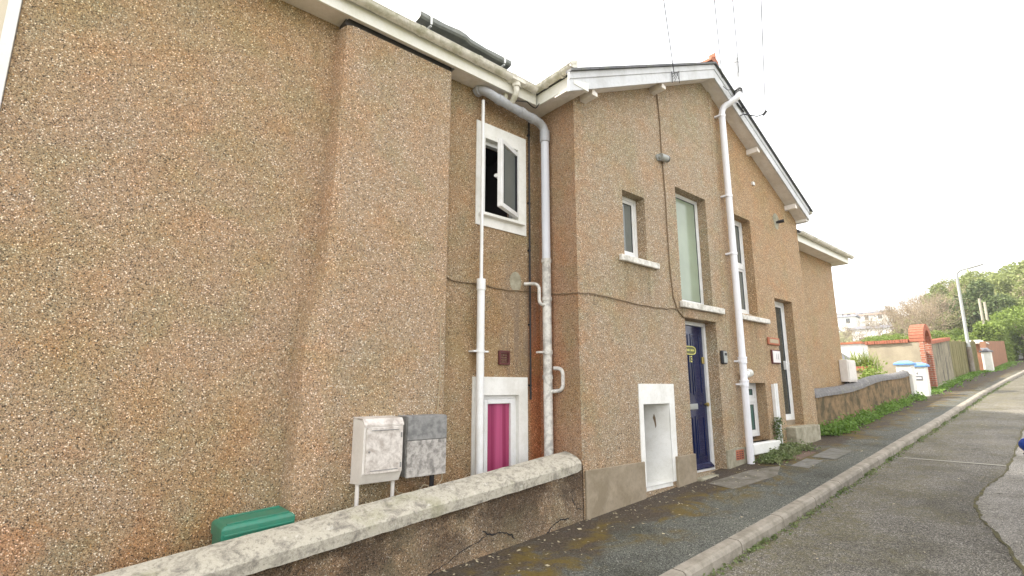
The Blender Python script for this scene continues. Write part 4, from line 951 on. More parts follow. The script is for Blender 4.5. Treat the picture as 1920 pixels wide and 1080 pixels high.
mb = MB(); mb.box(7.375, 7.475, YG-.062, YG-.046, .34, .51); mb.build('cover', M['lamp_steel'], ks, bevel=.01)
mb = MB(); mb.box(7.395, 7.455, YG-.068, YG-.0625, .45, .49); mb.build('keypad', M['black'], ks)
s1 = thing('house_sign', 'weathered terracotta name plaque left of the white glazed door', 'sign', (9.28, YG, .78))
mb = MB(); mb.box(9.02, 9.48, YG-.03, YG-.001, .70, .83); mb.build('plaque', M['terra'], s1, bevel=.02, seg=3)
mb = MB(); mb.box(9.08, 9.42, YG-.033, YG-.0305, .735, .80); mb.build('worn_face', M['cable_cream'], s1)
s2 = thing('number_plaque', 'white tile number plaque in a brown frame, under the terracotta plaque', 'sign', (9.28, YG, .52))
mb = MB(); mb.box(9.12, 9.45, YG-.03, YG-.001, .38, .62); mb.build('frame', M['vent_brown'], s2, bevel=.01)
mb = MB(); mb.box(9.14, 9.43, YG-.036, YG-.0305, .40, .60); mb.build('tile', M['plate_white'], s2, bevel=.006)
text_mesh('11', .15, 'number', M['pipe_grey'], s2, (9.31, YG-.038, .50), (R(90), 0, 0), .002)

# ------------------------------------------------------------------ WING beyond the gable
YW = 4.12
wg = thing('yellow_wing_house', 'yellower pebbledash house wing with lichened gutter just beyond the gable', 'house', (XE, YW, -1.2))
XW = 13.78
mb = MB(); mb.quad((XE-.1, YW, -1.5), (XW, YW, -1.5), (XW, YW, 2.93), (XE-.1, YW, 2.93)); mb.quad((XW, YW, -1.5), (XW, YW+6, -1.5), (XW, YW+6, 2.93), (XW, YW, 2.93)); mb.quad((XE-.1, YW+6, -1.5), (XW, YW+6, -1.5), (XW, YW+6, 2.93), (XE-.1, YW+6, 2.93))
mb.build('wall', M['peb_wing'], wg)
mb = MB(); mb.prism([(XE+.002, YW-.27, 2.925), (XW+.30, YW-.27, 2.925), (XW+.30, YW+6, 2.925), (XW+.001, YW+6, 2.925), (XW+.001, YW-.001, 2.925), (XE+.002, YW-.001, 2.925)], (0, 0, .015)); mb.build('soffit', M['soffit'], wg)
mb = MB(); mb.box(XE+.002, XW+.32, YW-.292, YW-.271, 2.915, 3.09); mb.box(XW+.301, XW+.322, YW-.27, YW+6, 2.915, 3.09); mb.build('fascia', M['fascia'], wg, bevel=.004)
g3 = gutter_run((XE+.01, YW-.352, 3.10), (XW+.38, YW-.352, 3.09), .055).build('gutter', M['gutter'], wg, smooth=True)
mb = MB(); mb.tube([(XW+.385, YW-.35, 3.085), (XW+.44, YW-.35, 3.08)], .03, 10); mb.tube([(13.0, YW-.40, 3.10), (13.0, YW-.40, 3.17)], .012, 6); mb.build('gutter_stop', M['gutter'], g3)
mb = MB(); mb.prism([(XE, YW-.36, 3.115), (XE, YW+2.9, 5.0), (XE, YW+6.4, 3.115), (XE, YW+6.4, 3.06), (XE, YW+2.9, 4.94), (XE, YW-.36, 3.09)], (XW+.40-XE, 0, 0)); mb.build('roof', M['slate'], wg)
wb = thing('meter_box', 'pale grey meter cabinet on the corner of the yellow wing', 'meter box', (13.75, YW, .2), 'meter cabinets on the wing')
mb = MB(); mb.box(13.50, 14.08, YW-.17, YW-.002, .10, .60); mb.box(13.8, 14.08, YW, YW+.05, .10, .60); mb.build('case', M['box_clean'], wb, bevel=.012)
mb = MB(); mb.box(13.54, 14.04, YW-.185, YW-.171, .14, .56); mb.build('door', M['box_clean'], wb, bevel=.005)
mb = MB(); mb.tube([(13.66, YW-.06, .10), (13.66, YW-.06, -.6)], .03, 8); mb.tube([(13.82, YW-.06, .10), (13.82, YW-.06, -.6)], .02, 8); mb.build('pipe', M['black'], wb)

# ------------------------------------------------------------------ garden wall + weeds
gw = thing('garden_wall', 'low brown mossy wall with black rounded coping running uphill past the wing', 'wall', (10.95, 3.86, -.95))
mb = MB(); mc = MB(); xa, xb_ = 10.93, 19.15; N_ = 32; rr = random.Random(3)
def gwt(x): return -.235+(x-10.9)*.072+.03*math.sin(x*1.3)
sec_ = []
for i in range(N_+1):
    x = xa+(xb_-xa)*i/N_; y = wall_y(x); z = gwt(x); j = lambda s=.008: rr.uniform(-s, s)
    sec_.append(([(x, y+j(), base_z(x)-.15), (x, y+j(), z), (x, y+.24, z), (x, y+.24, base_z(x)-.15)],
                 [(x, y+.12+.16*math.cos(a)+j(.006), z-.02+.15*math.sin(a)+j(.006)) for a in [math.pi*k/8 for k in range(9)]]))
for A, B in zip(sec_, sec_[1:]):
    for k in range(3): mb.quad(A[0][k], B[0][k], B[0][k+1], A[0][k+1])
    for k in range(8): mc.quad(A[1][k], B[1][k], B[1][k+1], A[1][k+1])
mb.poly(sec_[0][0]); mb.poly(sec_[-1][0]); mc.poly(sec_[0][1]); mc.poly(sec_[-1][1])
mb.build('wall_body', M['render_brown'], gw); mc.build('coping', M['coping_dark'], gw, smooth=True)

def leaves(n, fn, size, seed=1, long=1.6, lift=0):
    """n small folded leaves; fn(rr) -> position"""
    rr = random.Random(seed); v = []; f = []
    for _ in range(n):
        p = Vector(fn(rr)); s = size*rr.uniform(.6, 1.3)
        d = Vector((rr.gauss(0, 1), rr.gauss(0, 1), rr.gauss(0, .7)+lift)).normalized(); e = d.cross(Vector((rr.gauss(0, 1), rr.gauss(0, 1), rr.gauss(0, 1)))).normalized()
        k = len(v); v += [tuple(p-d*s*long*.5), tuple(p+e*s*.45), tuple(p+d*s*long*.5), tuple(p-e*s*.45)]; f.append((k, k+1, k+2, k+3))
    return v, f
def leafmesh(name, v, f, mat):
    me = bpy.data.meshes.new(name); me.from_pydata(v, [], f); me.update(); me.materials.append(mat); return me
def stuff(name, v, f, mat, label, cat):
    o = bpy.data.objects.new(name, leafmesh(name, v, f, mat)); C.objects.link(o); o['label'] = label; o['category'] = cat; o['kind'] = 'stuff'; return o
clumps = []
rr0 = random.Random(12)
for k in range(60): x = 11.0+8.6*rr0.random()**1.1; clumps.append((x, wall_y(x)-rr0.uniform(.0, .22), rr0.uniform(.08, .22)))
def fw(rr):
    x, y, s = clumps[rr.randrange(60)]; a = rr.gauss(0, s); b = rr.gauss(0, s*.55); h = abs(rr.gauss(0, s*.45))
    yy = min(y+b, wall_y(x+a)-.01); return (x+a, yy, base_z(x)+.01+h)
v, f = leaves(6800, fw, .042, 5, 1.5)
stuff('weeds', v, f, M['weed'], 'bright green weeds growing along the foot of the garden wall', 'weeds')
clumps2 = [(8.05+.15*k+rr0.uniform(-.1, .1), 3.60+rr0.uniform(-.12, .08), rr0.uniform(.06, .13)) for k in range(9)] + [(9.35, 3.5, .10), (9.0, 3.74, .12)]
def fw2(rr):
    x, y, s = clumps2[rr.randrange(11)]; return (x+rr.gauss(0, s), min(y+rr.gauss(0, s*.8), 3.68), base_z(x)+.01+abs(rr.gauss(0, s*.45)))
v, f = leaves(3000, fw2, .03, 9, 1.4)
v2, f2 = leaves(350, lambda rr: (9.0+rr.gauss(0, .06), 3.74+rr.gauss(0, .03), -1.0+rr.random()*.5), .028, 10)
f += [tuple(i+len(v) for i in q) for q in f2]; v += v2
stuff('ivy', v, f, M['ivy'], 'low ivy spreading at the base of the basement sill', 'ivy')
def fk(rr):
    x = 3.2+(rr.random()**1.4)*26; return (x, kerb_y(x)-.14-abs(rr.gauss(0, .045)), base_z(x)-.095+rr.random()*.018)
v, f = leaves(2600, lambda rr: fk(rr) if rr.random() < .5 else (lambda x: (x, kerb_y(x)-.13-abs(rr.gauss(0, .03)), base_z(x)-.09+rr.random()*.02))(3.2+26*(int(rr.random()*22)+rr.gauss(.5, .12))/22), .022, 15)
stuff('gutter_moss', v, f, M['ivy'], 'tufts of moss and grass in the road channel along the kerb', 'moss')
def fl(rr):
    if rr.random() < .6: x = 2.4+7*rr.random(); return (x, 3.78-abs(rr.gauss(0, .28)), base_z(x)+.006)
    x = 3.4+14*rr.random(); return (x, .9+rr.random()*1.4, base_z(x)-.088) if rr.random() < .5 else (x, kerb_y(x)+.05+rr.random()*1.1, base_z(x)+.006)
rr = random.Random(21); v = []; f = []
for _ in range(560):
    p = Vector(fl(rr)); s = rr.uniform(.006, .020)*(1.6 if rr.random() < .1 else 1); a = rr.random()*6.28; d = Vector((math.cos(a), math.sin(a), rr.uniform(-.1, .25)))*s; e = Vector((-math.sin(a), math.cos(a), rr.uniform(-.1, .3)))*s*.6
    k = len(v); v += [tuple(p-d), tuple(p+e), tuple(p+d), tuple(p-e)]; f.append((k, k+1, k+2, k+3))
stuff('leaf_litter', v, f, M['litter'], 'dry leaf scraps and chippings scattered on pavement and road', 'litter')
def fg(rr):
    x = 20.5+rr.random()*28; return (x, wall_y(x)-abs(rr.gauss(0, .22)), base_z(x)+.02+rr.random()*.08)
v, f = leaves(4500, fg, .06, 31, 1.6, .6)
stuff('verge_grass', v, f, M['weed'], 'thin strip of grass at the foot of the far walls and fence', 'grass')

# ------------------------------------------------------------------ gate piers with blue caps
def pier(name, x0_, x1_, y0_, y1_, zt, label, writing=False):
    t_ = thing(name, label, 'gate pier', ((x0_+x1_)/2, (y0_+y1_)/2, base_z(x0_)), 'blue-capped gate piers')
    mb = MB(); mb.box(x0_, x1_, y0_, y1_, base_z(x0_)-.1, zt); mb.build('shaft', M['pier_white'], t_, bevel=.01)
    mb = MB(); o = .05; cx, cy = (x0_+x1_)/2, (y0_+y1_)/2
    q = [(x0_-o, y0_-o), (x1_+o, y0_-o), (x1_+o, y1_+o), (x0_-o, y1_+o)]; q2 = [(cx+(x-cx)*.45, cy+(y-cy)*.45) for x, y in q]
    mb.v = [(x, y, zt+.001) for x, y in q]+[(x, y, zt+.06) for x, y in q]+[(x, y, zt+.13) for x, y in q2]
    mb.f = [(3, 2, 1, 0), (8, 9, 10, 11)]+[(i, (i+1) % 4, 4+(i+1) % 4, 4+i) for i in range(4)]+[(4+i, 4+(i+1) % 4, 8+(i+1) % 4, 8+i) for i in range(4)]
    mb.build('cap', M['blue_cap'], t_, bevel=.012)
    if writing:
        text_mesh('4', .13, 'pier_number', M['grey_cap'], t_, (x0_-.004, (y0_+y1_)/2+.07, zt-.21), (R(90), 0, R(-90)), .002)
        mb = MB(); mb.box(x0_-.012, x0_-.0005, (y0_+y1_)/2-.06, (y0_+y1_)/2+.14, zt-.42, zt-.28); pl_ = mb.build('letter_plate', M['grey_cap'], t_, bevel=.004)
        mb = MB(); mb.box(x0_-.016, x0_-.0125, (y0_+y1_)/2-.03, (y0_+y1_)/2+.11, zt-.37, zt-.33); mb.build('plate_slot', M['plate_white'], pl_)
pier('gate_pier', 19.2, 19.62, 3.95, 4.33, .63, 'white gate pier with blue cap at the end of the low brown wall')
pier('gate_pier', 20.3, 20.66, 3.83, 4.13, .60, 'white gate pier with blue cap bearing a number and letter plate', True)

# ------------------------------------------------------------------ cross wall, brick arch, street wall
cw = thing('rendered_wall', 'yellowed rendered garden wall with red brick coping, standing across the view', 'wall', (22.1, 4.5, -.3))
mb = MB(); mb.box(22.0, 22.22, 4.225, 5.72, -.5, 1.48); mb.build('wall_body', M['render_yel'], cw)
mb = MB(); rr = random.Random(5); y = 4.50
while y < 5.72: mb.box(21.93+rr.uniform(-.01, .01), 22.29, y+.004, y+.071, 1.482, 1.60+rr.uniform(-.006, .006)); y += .075
mb.build('brick_coping', M['cope_brick'], cw)
ar = thing('brick_arch', 'red brick arched gateway rising above the rendered street wall', 'gateway', (22.8, 4.2, -.2))
x0_, x1_ = 22.0, 23.25; ya_, yb_ = 4.10, 4.46; zs_ = 1.50
mb = MB()
for k, (a, b) in enumerate(((22.0, 22.22), (23.05, 23.27))): pass
mb.box(22.0, 22.20, ya_, 4.22, -.4, zs_); mb.build('pillar', M['brick'], ar)
mb = MB(); mb.box(23.05, 23.27, ya_, yb_-.001, -.4, zs_); mb.build('pillar', M['brick'], ar)
mb = MB(); cx_ = 22.635; n_ = 17
for k in range(n_):
    a0, a1 = math.pi*k/n_+.012, math.pi*(k+1)/n_-.012
    pts = [(cx_+r_*math.cos(a), ya_-.03, zs_+.002+r_*math.sin(a)) for r_, a in ((.42, a0), (.64, a0), (.64, a1), (.42, a1))]
    mb.prism(pts, (0, yb_-ya_+.05, 0))
mb.build('arch_ring', M['cope_brick'], ar)
mb = MB(); mb.box(22.22, 23.04, yb_-.10, yb_-.04, -.3, 1.35); 
mb.build('gate', plain('brown_gate', (.16, .09, .06), .8, .2), ar)
sw_ = thing('streaked_wall', 'tall street wall of black-streaked render with brick coping beyond the arch', 'wall', (23.3, 4.3, -.1))
mb = MB(); mc = MB(); N_ = 12; 
for i in range(N_):
    a = 23.28+(28.9-23.28)*i/N_; b = 23.28+(28.9-23.28)*(i+1)/N_; ta, tb = 1.46+(a-23.3)*.088, 1.46+(b-23.3)*.088
    for (p, q) in ((0, 0), (.22, .22)): mb.quad((a, wall_y(a)+p, base_z(a)-.2), (b, wall_y(b)+p, base_z(b)-.2), (b, wall_y(b)+p, tb), (a, wall_y(a)+p, ta))
    m = 6
    for k in range(m):
        u = a+(b-a)*k/m; u2 = a+(b-a)*(k+.9)/m; yy = wall_y(u); tt = 1.462+(u-23.3)*.088
        mc.box(u, u2, yy-.06, yy+.28, tt, tt+.11+.01*((k*7) % 3), .088)
mb.quad((28.9, wall_y(28.9), 0), (28.9, wall_y(28.9)+.22, 0), (28.9, wall_y(28.9)+.22, 1.95), (28.9, wall_y(28.9), 1.95))
mb.build('wall_body', M['render_black'], sw_); mc.build('brick_coping', M['cope_brick'], sw_)
mb = MB(); 
for i in range(10):
    a = 23.5+5.3*i/10; mb.box(a, a+.52, wall_y(a)-.10, wall_y(a)+.0, base_z(a)-.1, base_z(a)+.10, .066)
mb.build('wall_foot', M['conc'], sw_)
# timber fence panels
fe = thing('timber_fence', 'mossy close-boarded timber fence behind the lamp post', 'fence', (29.2, 4.55, .25))
mb = MB(); x = 29.25; rr = random.Random(2)
while x < 35.6:
    y = wall_y(x)+.06; zt = 1.95+(x-29.2)*.055; lean = -.10 if x < 29.4 else 0
    mb.box(x, x+.135, y+rr.uniform(0, .02), y+.03+rr.uniform(0, .02), base_z(x)-.05, zt+rr.uniform(-.02, .02)); x += .14
mb.build('fence_boards', M['fence'], fe)
for x in (29.15, 31.2, 33.3, 35.5):
    mb = MB(); mb.box(x, x+.10, wall_y(x)+.09, wall_y(x)+.19, base_z(x)-.1, 2.02+(x-29.2)*.055); mb.build('post', M['fence'], fe)
# far pier, canopy, brick wall, hedge, pillar
fp = thing('white_pillar', 'white gate pillar with grey cap at the end of the fence', 'pillar', (36.1, 4.5, .7))
mb = MB(); mb.box(35.85, 36.3, 4.0, 4.36, .55, 1.74); mb.build('shaft', M['pier_white'], fp, bevel=.01)
mb = MB(); mb.box(35.78, 36.37, 3.94, 4.42, 1.742, 1.82); mb.prism([(35.85, 4.0, 1.821), (36.3, 4.0, 1.821), (36.2, 4.1, 1.96), (35.95, 4.1, 1.96)], (0, .3, 0)); mb.build('cap', M['grey_cap'], fp, bevel=.01)
gp = thing('gate_canopy', 'pale flat canopy on a brick post behind the fence end', 'canopy', (38.9, 4.7, .95))
mb = MB(); mb.box(37.2, 37.6, 4.45, 4.8, .6, 2.25); mb.build('brick_post', M['brick_brown'], gp)
mb = MB(); mb.box(36.9, 38.0, 4.22, 5.05, 2.252, 2.33); mb.prism([(37.0, 4.3, 2.332), (37.9, 4.3, 2.332), (37.7, 4.45, 2.46), (37.2, 4.45, 2.46)], (0, .6, 0)); mb.build('canopy_slab', M['pier_white'], gp, bevel=.02)
bk = thing('brick_wall', 'plain brown brick wall beyond the white pillar', 'wall', (38, 4.8, .9))
mb = MB(); N_ = 8
for i in range(N_):
    a = 36.6+(47.5-36.6)*i/N_; b = 36.6+(47.5-36.6)*(i+1)/N_
    for p in (0, .24): mb.quad((a, wall_y(a)+p, base_z(a)-.2), (b, wall_y(b)+p, base_z(b)-.2), (b, wall_y(b)+p, 2.42+(b-38)*.06), (a, wall_y(a)+p, 2.42+(a-38)*.06))
    mb.quad((a, wall_y(a), 2.42+(a-38)*.06), (b, wall_y(b), 2.42+(b-38)*.06), (b, wall_y(b)+.24, 2.42+(b-38)*.06), (a, wall_y(a)+.24, 2.42+(a-38)*.06))
mb.quad((36.6, wall_y(36.6), .6), (36.6, wall_y(36.6)+.24, .6), (36.6, wall_y(36.6)+.24, 2.33), (36.6, wall_y(36.6), 2.33))
mb.build('wall_body', M['brick_brown'], bk)
sp_ = thing('white_pillar', 'lone white pillar beyond the bright green hedge', 'pillar', (57.9, 4.8, 2.1))
mb = MB(); mb.box(57.6, 58.2, 4.6, 5.05, 1.8, 3.5); mb.build('shaft', M['pier_white'], sp_, bevel=.02); mb = MB(); mb.box(57.5, 58.3, 4.5, 5.15, 3.502, 3.62); mb.prism([(57.7, 4.7, 3.621), (58.1, 4.7, 3.621), (57.95, 4.8, 3.95), (57.85, 4.8, 3.95)], (0, .25, 0)); mb.build('cap', M['pier_white'], sp_)
def fh(rr):
    x = 48+9*rr.random(); s = rr.random(); h = 2.5+.3*math.sin(x*1.9)
    if s < .45: return (x, wall_y(x)+.1+rr.gauss(0, .06), base_z(x)+h*rr.random())
    if s < .8: return (x, wall_y(x)+.1+1.4*rr.random(), base_z(x)+h+rr.gauss(0, .12))
    return (48+rr.gauss(0, .1), wall_y(48)+.1+1.4*rr.random(), base_z(48)+h*rr.random())
v, f = leaves(9000, fh, .16, 44, 1.3)
hd = thing('hedge', 'bright green clipped hedge beyond the brown brick wall', 'hedge', (48, 5, 1.5))
me = leafmesh('foliage', [tuple(Vector(q)-Vector((48, 5, 1.5))) for q in v], f, M['leaf_lime']); o = bpy.data.objects.new('foliage', me); C.objects.link(o); o.parent = hd
mb = MB(); mb.box(48.2, 56.8, 4.85, 5.9, 1.4, 3.75, .066); mb.build('stems', M['leaf_dark'], hd)

# short planter wall with strap-leaved plant
pw = thing('planter_wall', 'short rendered planter wall with red brick coping by the meter cabinet', 'wall', (20.5, 5.4, -.3))
mb = MB(); mb.box(20.4, 20.62, 5.25, 6.6, -.6, .52); mb.build('wall_body', M['render_yel'], pw)
mb = MB(); y = 5.25
while y < 6.55: mb.box(20.34, 20.68, y+.004, y+.072, .522, .66); y += .076
mb.build('brick_coping', M['cope_brick'], pw)
pc = (21.0, 5.72, .5); v = []; f = []; rr = random.Random(17)
for k in range(190):
    a = rr.random()*6.28; L = rr.uniform(.5, .95); sp0 = Vector((pc[0]+rr.gauss(0, .12), pc[1]+rr.gauss(0, .25), pc[2])); lean = rr.uniform(.15, 1.0); wd = .022
    d = Vector((math.cos(a), math.sin(a), 0)); s_ = Vector((-math.sin(a), math.cos(a), 0))*wd; prev = None
    for i in range(5):
        t = i/4; p = sp0+d*L*lean*t*t*.8+Vector((0, 0, L*t*(1-.35*lean*t))); ww = s_*(1-t*.85); cur = (len(v), len(v)+1); v += [tuple(p-ww), tuple(p+ww)]
        if prev: f.append((prev[0], prev[1], cur[1], cur[0]))
        prev = cur
o = bpy.data.objects.new('strap_leaved_plant', leafmesh('strap_leaved_plant', v, f, M['phormium'])); C.objects.link(o); o['label'] = 'spiky yellow-green plant above the short planter wall'; o['category'] = 'plant'
def fs(rr): return (19.0+rr.gauss(0, .3), 4.95+rr.gauss(0, .16), .15+abs(rr.gauss(0, .22)))
v, f = leaves(900, fs, .06, 18); o = bpy.data.objects.new('shrub', leafmesh('shrub', v, f, M['leaf_lime'])); C.objects.link(o); o['label'] = 'small yellow-green shrub behind the low brown wall'; o['category'] = 'shrub'

# white chimneyed house just behind the wing
nh = thing('white_outbuilding', 'white gable end with grey roof just behind the yellow wing', 'building', (33, 9.6, -.5))
mb = MB(); mb.box(33, 35, 8.9, 10.4, -.8, 2.3); mb.build('wall', M['house_white'], nh); mb = MB(); mb.box(32.9, 35.1, 8.8, 10.5, 2.302, 2.42); mb.build('coping', M['terra'], nh)
mb = MB(); mb.prism([(31, 7.0, -.4), (31, 9.9, 1.9), (31, 11.8, -.4)], (1.9, 0, 0)); mb.build('roof', M['house_roof'], nh)
mb = MB(); mb.prism([(35.2, 5.6, 1.35), (35.2, 9.6, 1.35), (35.2, 9.6, 1.45), (35.2, 5.6, 1.45)], (2, 0, 0)); mb.build('ridge', M['house_white'], nh)
mb = MB(); mb.prism([(35.1, 5.6, 1.349), (35.1, 9.6, 1.349), (34.0, 9.6, .3), (34.0, 5.6, .3)], (2.2, 0, 0)); mb.build('lean_to_roof', M['house_roof'], nh)

# ------------------------------------------------------------------ lamp post and telegraph poles
lp = thing('street_lamp', 'tall galvanised lamp post with short angled arm by the timber fence', 'street lamp', (34.3, 4.60, .6))
mb = MB(); mb.tube([(34.3, 4.60, .55), (34.3, 4.60, 1.95)], [.115, .105], 14); mb.build('base', M['rust_post'], lp, smooth=True)
mb = MB(); mb.tube([(34.3, 4.60, 1.95), (34.3, 4.60, 2.05), (34.3, 4.60, 5.55)] + arc((34.3, 4.60, 5.55), (34.3, 4.60, 5.82), (34.3, 4.36, 5.88), 6)[1:] + [Vector((34.3, 4.05, 5.93))], [.10, .075, .062] + [.05]*6 + [.042], 12); mb.build('post', M['lamp_steel'], lp, smooth=True)
mb = MB(); mb.prism([(34.2, 4.12, 5.95), (34.2, 3.72, 6.02), (34.2, 3.5, 6.06), (34.2, 3.53, 6.01), (34.2, 3.75, 5.95), (34.2, 4.10, 5.88)], (.2, 0, 0)); mb.build('lantern', M['lamp_steel'], lp, bevel=.02)
def tele(x, y, zt, label, loc_r=.10):
    z = terr(x, y)+.0; t_ = thing('telegraph_pole', label, 'pole', (x, y, z), 'pale wooden poles')
    mb = MB(); mb.tube([(x, y, z-.1), (x, y, zt)], [loc_r, loc_r*.75], 10); mb.build('shaft', M['pole_wood'], t_, smooth=True); return t_
tele(50.0, 5.68, 6.3, 'pale pole left of two behind the brown brick wall'); tele(52.0, 5.65, 6.25, 'pale pole right of two behind the brown brick wall')
tp = tele(-8, -3.6, 8.2, 'tall telegraph pole carrying the overhead wires across the street')
mb = MB(); mb.box(-8.5, -7.5, -3.66, -3.54, 7.8, 7.9); mb.build('crossarm', M['pole_wood'], tp)
def wire(a, b, sag, label):
    a, b = Vector(a), Vector(b); mb = MB(); mb.tube([a.lerp(b, i/24)-Vector((0, 0, sag*4*(i/24)*(1-i/24))) for i in range(25)], .0065, 5)
    mb.build('overhead_wire', M['cable_black'], label=label, cat='wire', group='overhead wires')
wire((6.15, YV-.01, 4.44), (-7.9, -3.6, 8.0), .12, 'overhead wire rising from the left bargeboard of the gable')
wire((7.62, YV-.02, 5.0), (-8.1, -3.6, 8.0), .16, 'overhead wire rising just left of the vent pipe')
wire((8.02, YV-.13, 5.22), (-8.3, -3.6, 8.1), .14, 'overhead wire rising from the vent pipe itself')
wire((8.56, YV-.28, 4.62), (-7.7, -3.6, 8.1), .12, 'overhead wire rising from the dangling cable right of the vent pipe')
ins = thing('wire_bracket', 'black cable bracket and insulator on the right bargeboard near the ridge', 'bracket', (8.35, YV, 4.6))
mb = MB(); mb.tube([(8.22, YV-.005, 4.55), (8.30, YV-.02, 4.60), (8.46, YV-.18, 4.55), (8.56, YV-.28, 4.60)], .010, 6); mb.tube([(8.12, YV-.01, 4.74), (8.34, YV-.01, 4.66)], .014, 6); mb.build('arm', M['cable_black'], ins)
mb = MB(); mb.tube([(8.53, YV-.25, 4.57), (8.57, YV-.29, 4.64)], .022, 8); mb.build('insulator', M['cable_black'], ins)
mb = MB(); rr = random.Random(77)
for k in range(4): mb.tube([(6.10+.02*k, YV-.004, 4.42-.03*k), (6.16+.03*k, YV-.03, 4.46+.02*k), (6.22+.02*k, YV-.01, 4.50-.05*k)], .004, 5)
mb.tube([(6.10, YV-.004, 4.46), (6.09, YV-.006, 4.28)], .006, 5)
mb.build('wire_loops', M['cable_black'], label='tangle of black wire loops on the left bargeboard', cat='wire')
mb = MB(); mb.tube([(3.93, 4.08, ZF+.19), (4.02, 4.10, ZF+.18), (4.05, 4.14, ZF+.05), (3.99, 4.175, ZF-.05)] + arc((3.99, 4.175, ZF-.05), (3.96, 4.17, ZF-.09), (3.84, 4.175, ZF-.03), 4) + [Vector((3.70, 4.2, ZF-.06)), Vector((3.60, 4.26, ZF-.10))], .007, 6)
mb.build('cable_loop', M['cable_black'], label='black cable looping over the corner where the two gutters meet', cat='cable')

# ------------------------------------------------------------------ blue car (only its mirror reaches into view)
car = thing('parked_car', 'blue car at the right edge of the photo, only its door mirror showing', 'car', (7.6, -.35, base_z(7.6)-.1))
def czz(x, z): return z + .066*(x-7.6) + (base_z(7.6)-.1)
prof = [(5.75, .35), (5.72, .75), (5.95, .98), (6.35, 1.38), (7.0, 1.46), (7.9, 1.42), (8.55, .98), (9.35, .86), (9.62, .62), (9.62, .30), (9.2, .20), (6.1, .20)]
mb = MB(); ya_, yb_ = -1.25, .50
def ring(y, inset): return [(x, y + (0), czz(x, z)) for x, z in prof]
secs = []
for y, tops in ((-1.25, .90), (-1.18, .96), (-.9, 1), (.15, 1), (.43, .96), (.50, .90)):
    secs.append([(x, (y if z < 1.0 else -.375+(y+.375)*.80), czz(x, .2+(z-.2)*tops)) for x, z in prof])
for A, B in zip(secs, secs[1:]):
    for k in range(len(prof)): mb.quad(A[k], A[(k+1) % 12], B[(k+1) % 12], B[k])
mb.poly(secs[0]); mb.poly(secs[-1])
mb.build('body', M['car_blue'], car, bevel=.02)
for s, yy in ((1, .505), (-1, -1.255)):
    mb = MB(); k = .18 if s > 0 else -.18
    mb.poly([(6.15, yy-k*.3, czz(6.15, 1.0)), (8.35, yy-k*.3, czz(8.35, 1.0)), (7.85, yy-k, czz(7.85, 1.33)), (6.45, yy-k, czz(6.45, 1.33))]); mb.build('window', M['glass_dark'], car)
for x in (6.45, 8.85):
    for y in (-1.2, .34):
        mb = MB(); mb.tube([(x, y, czz(x, .30)), (x, y+.16, czz(x, .30))], .30, 24); wh = mb.build('wheel', M['tyre'], car)
        mb = MB(); mb.tube([(x, y-.004, czz(x, .30)), (x, y+.164, czz(x, .30))], .19, 20); mb.build('rim', M['alloy'], wh)
mb = MB(); ctr = Vector((7.30, .615, -.57)); 
for i in range(9):
    th_ = math.pi*i/8; 
    for k in range(16):
        ph_ = 2*math.pi*k/16; mb.v.append(tuple(ctr+Vector((-.075*math.sin(th_)*math.cos(ph_)*1.0, .115*math.cos(th_), .085*math.sin(th_)*math.sin(ph_)))))
for i in range(8):
    for k in range(16): mb.f.append((i*16+k, i*16+(k+1) % 16, (i+1)*16+(k+1) % 16, (i+1)*16+k))
mr_ = mb.build('mirror', M['car_blue'], car, smooth=True)
mb = MB(); mb.tube([(7.30, .49, -.62), (7.30, .60, -.60)], [.03, .04], 10); mb.box(7.235, 7.365, .55, .70, -.662, -.640); mb.build('mirror_base', M['black'], mr_, bevel=.01)

# ------------------------------------------------------------------ trees on the hillside
def crown_tree(seed, lobes, n, size, mat, trunk_h, name, label, cat='tree'):
    """local-coordinates tree: lobes (x,y,z,rx,rz)"""
    rr = random.Random(seed)
    def fn(r_):
        l = lobes[r_.randrange(len(lobes))]; d = Vector((r_.gauss(0, 1), r_.gauss(0, 1), r_.gauss(0, 1))).normalized(); q = (.55+.45*r_.random()**.5)*(1+.12*math.sin(9*d.x+seed)*math.cos(7*d.z))
        return (l[0]+d.x*l[3]*q, l[1]+d.y*l[3]*q, l[2]+d.z*l[4]*q)
    v, f = leaves(n, fn, size, seed+1, 1.2)
    root = thing(name, label, cat, (0, 0, 0)); o = bpy.data.objects.new('crown', leafmesh('crown', v, f, mat)); C.objects.link(o); o.parent = root
    mb = MB(); mb.tube([(0, 0, -.5), (.1, 0, trunk_h*.5), (0, .1, trunk_h)], [.22, .16, .10], 7)
    for l in lobes: mb.tube([(0, .05, trunk_h*.6), ((l[0])*.5, l[1]*.5, trunk_h*.8+(l[2]-trunk_h*.8)*.4), (l[0], l[1], l[2])], [.10, .06, .03], 5)
    mb.build('trunk', M['bark'], root)
    return root
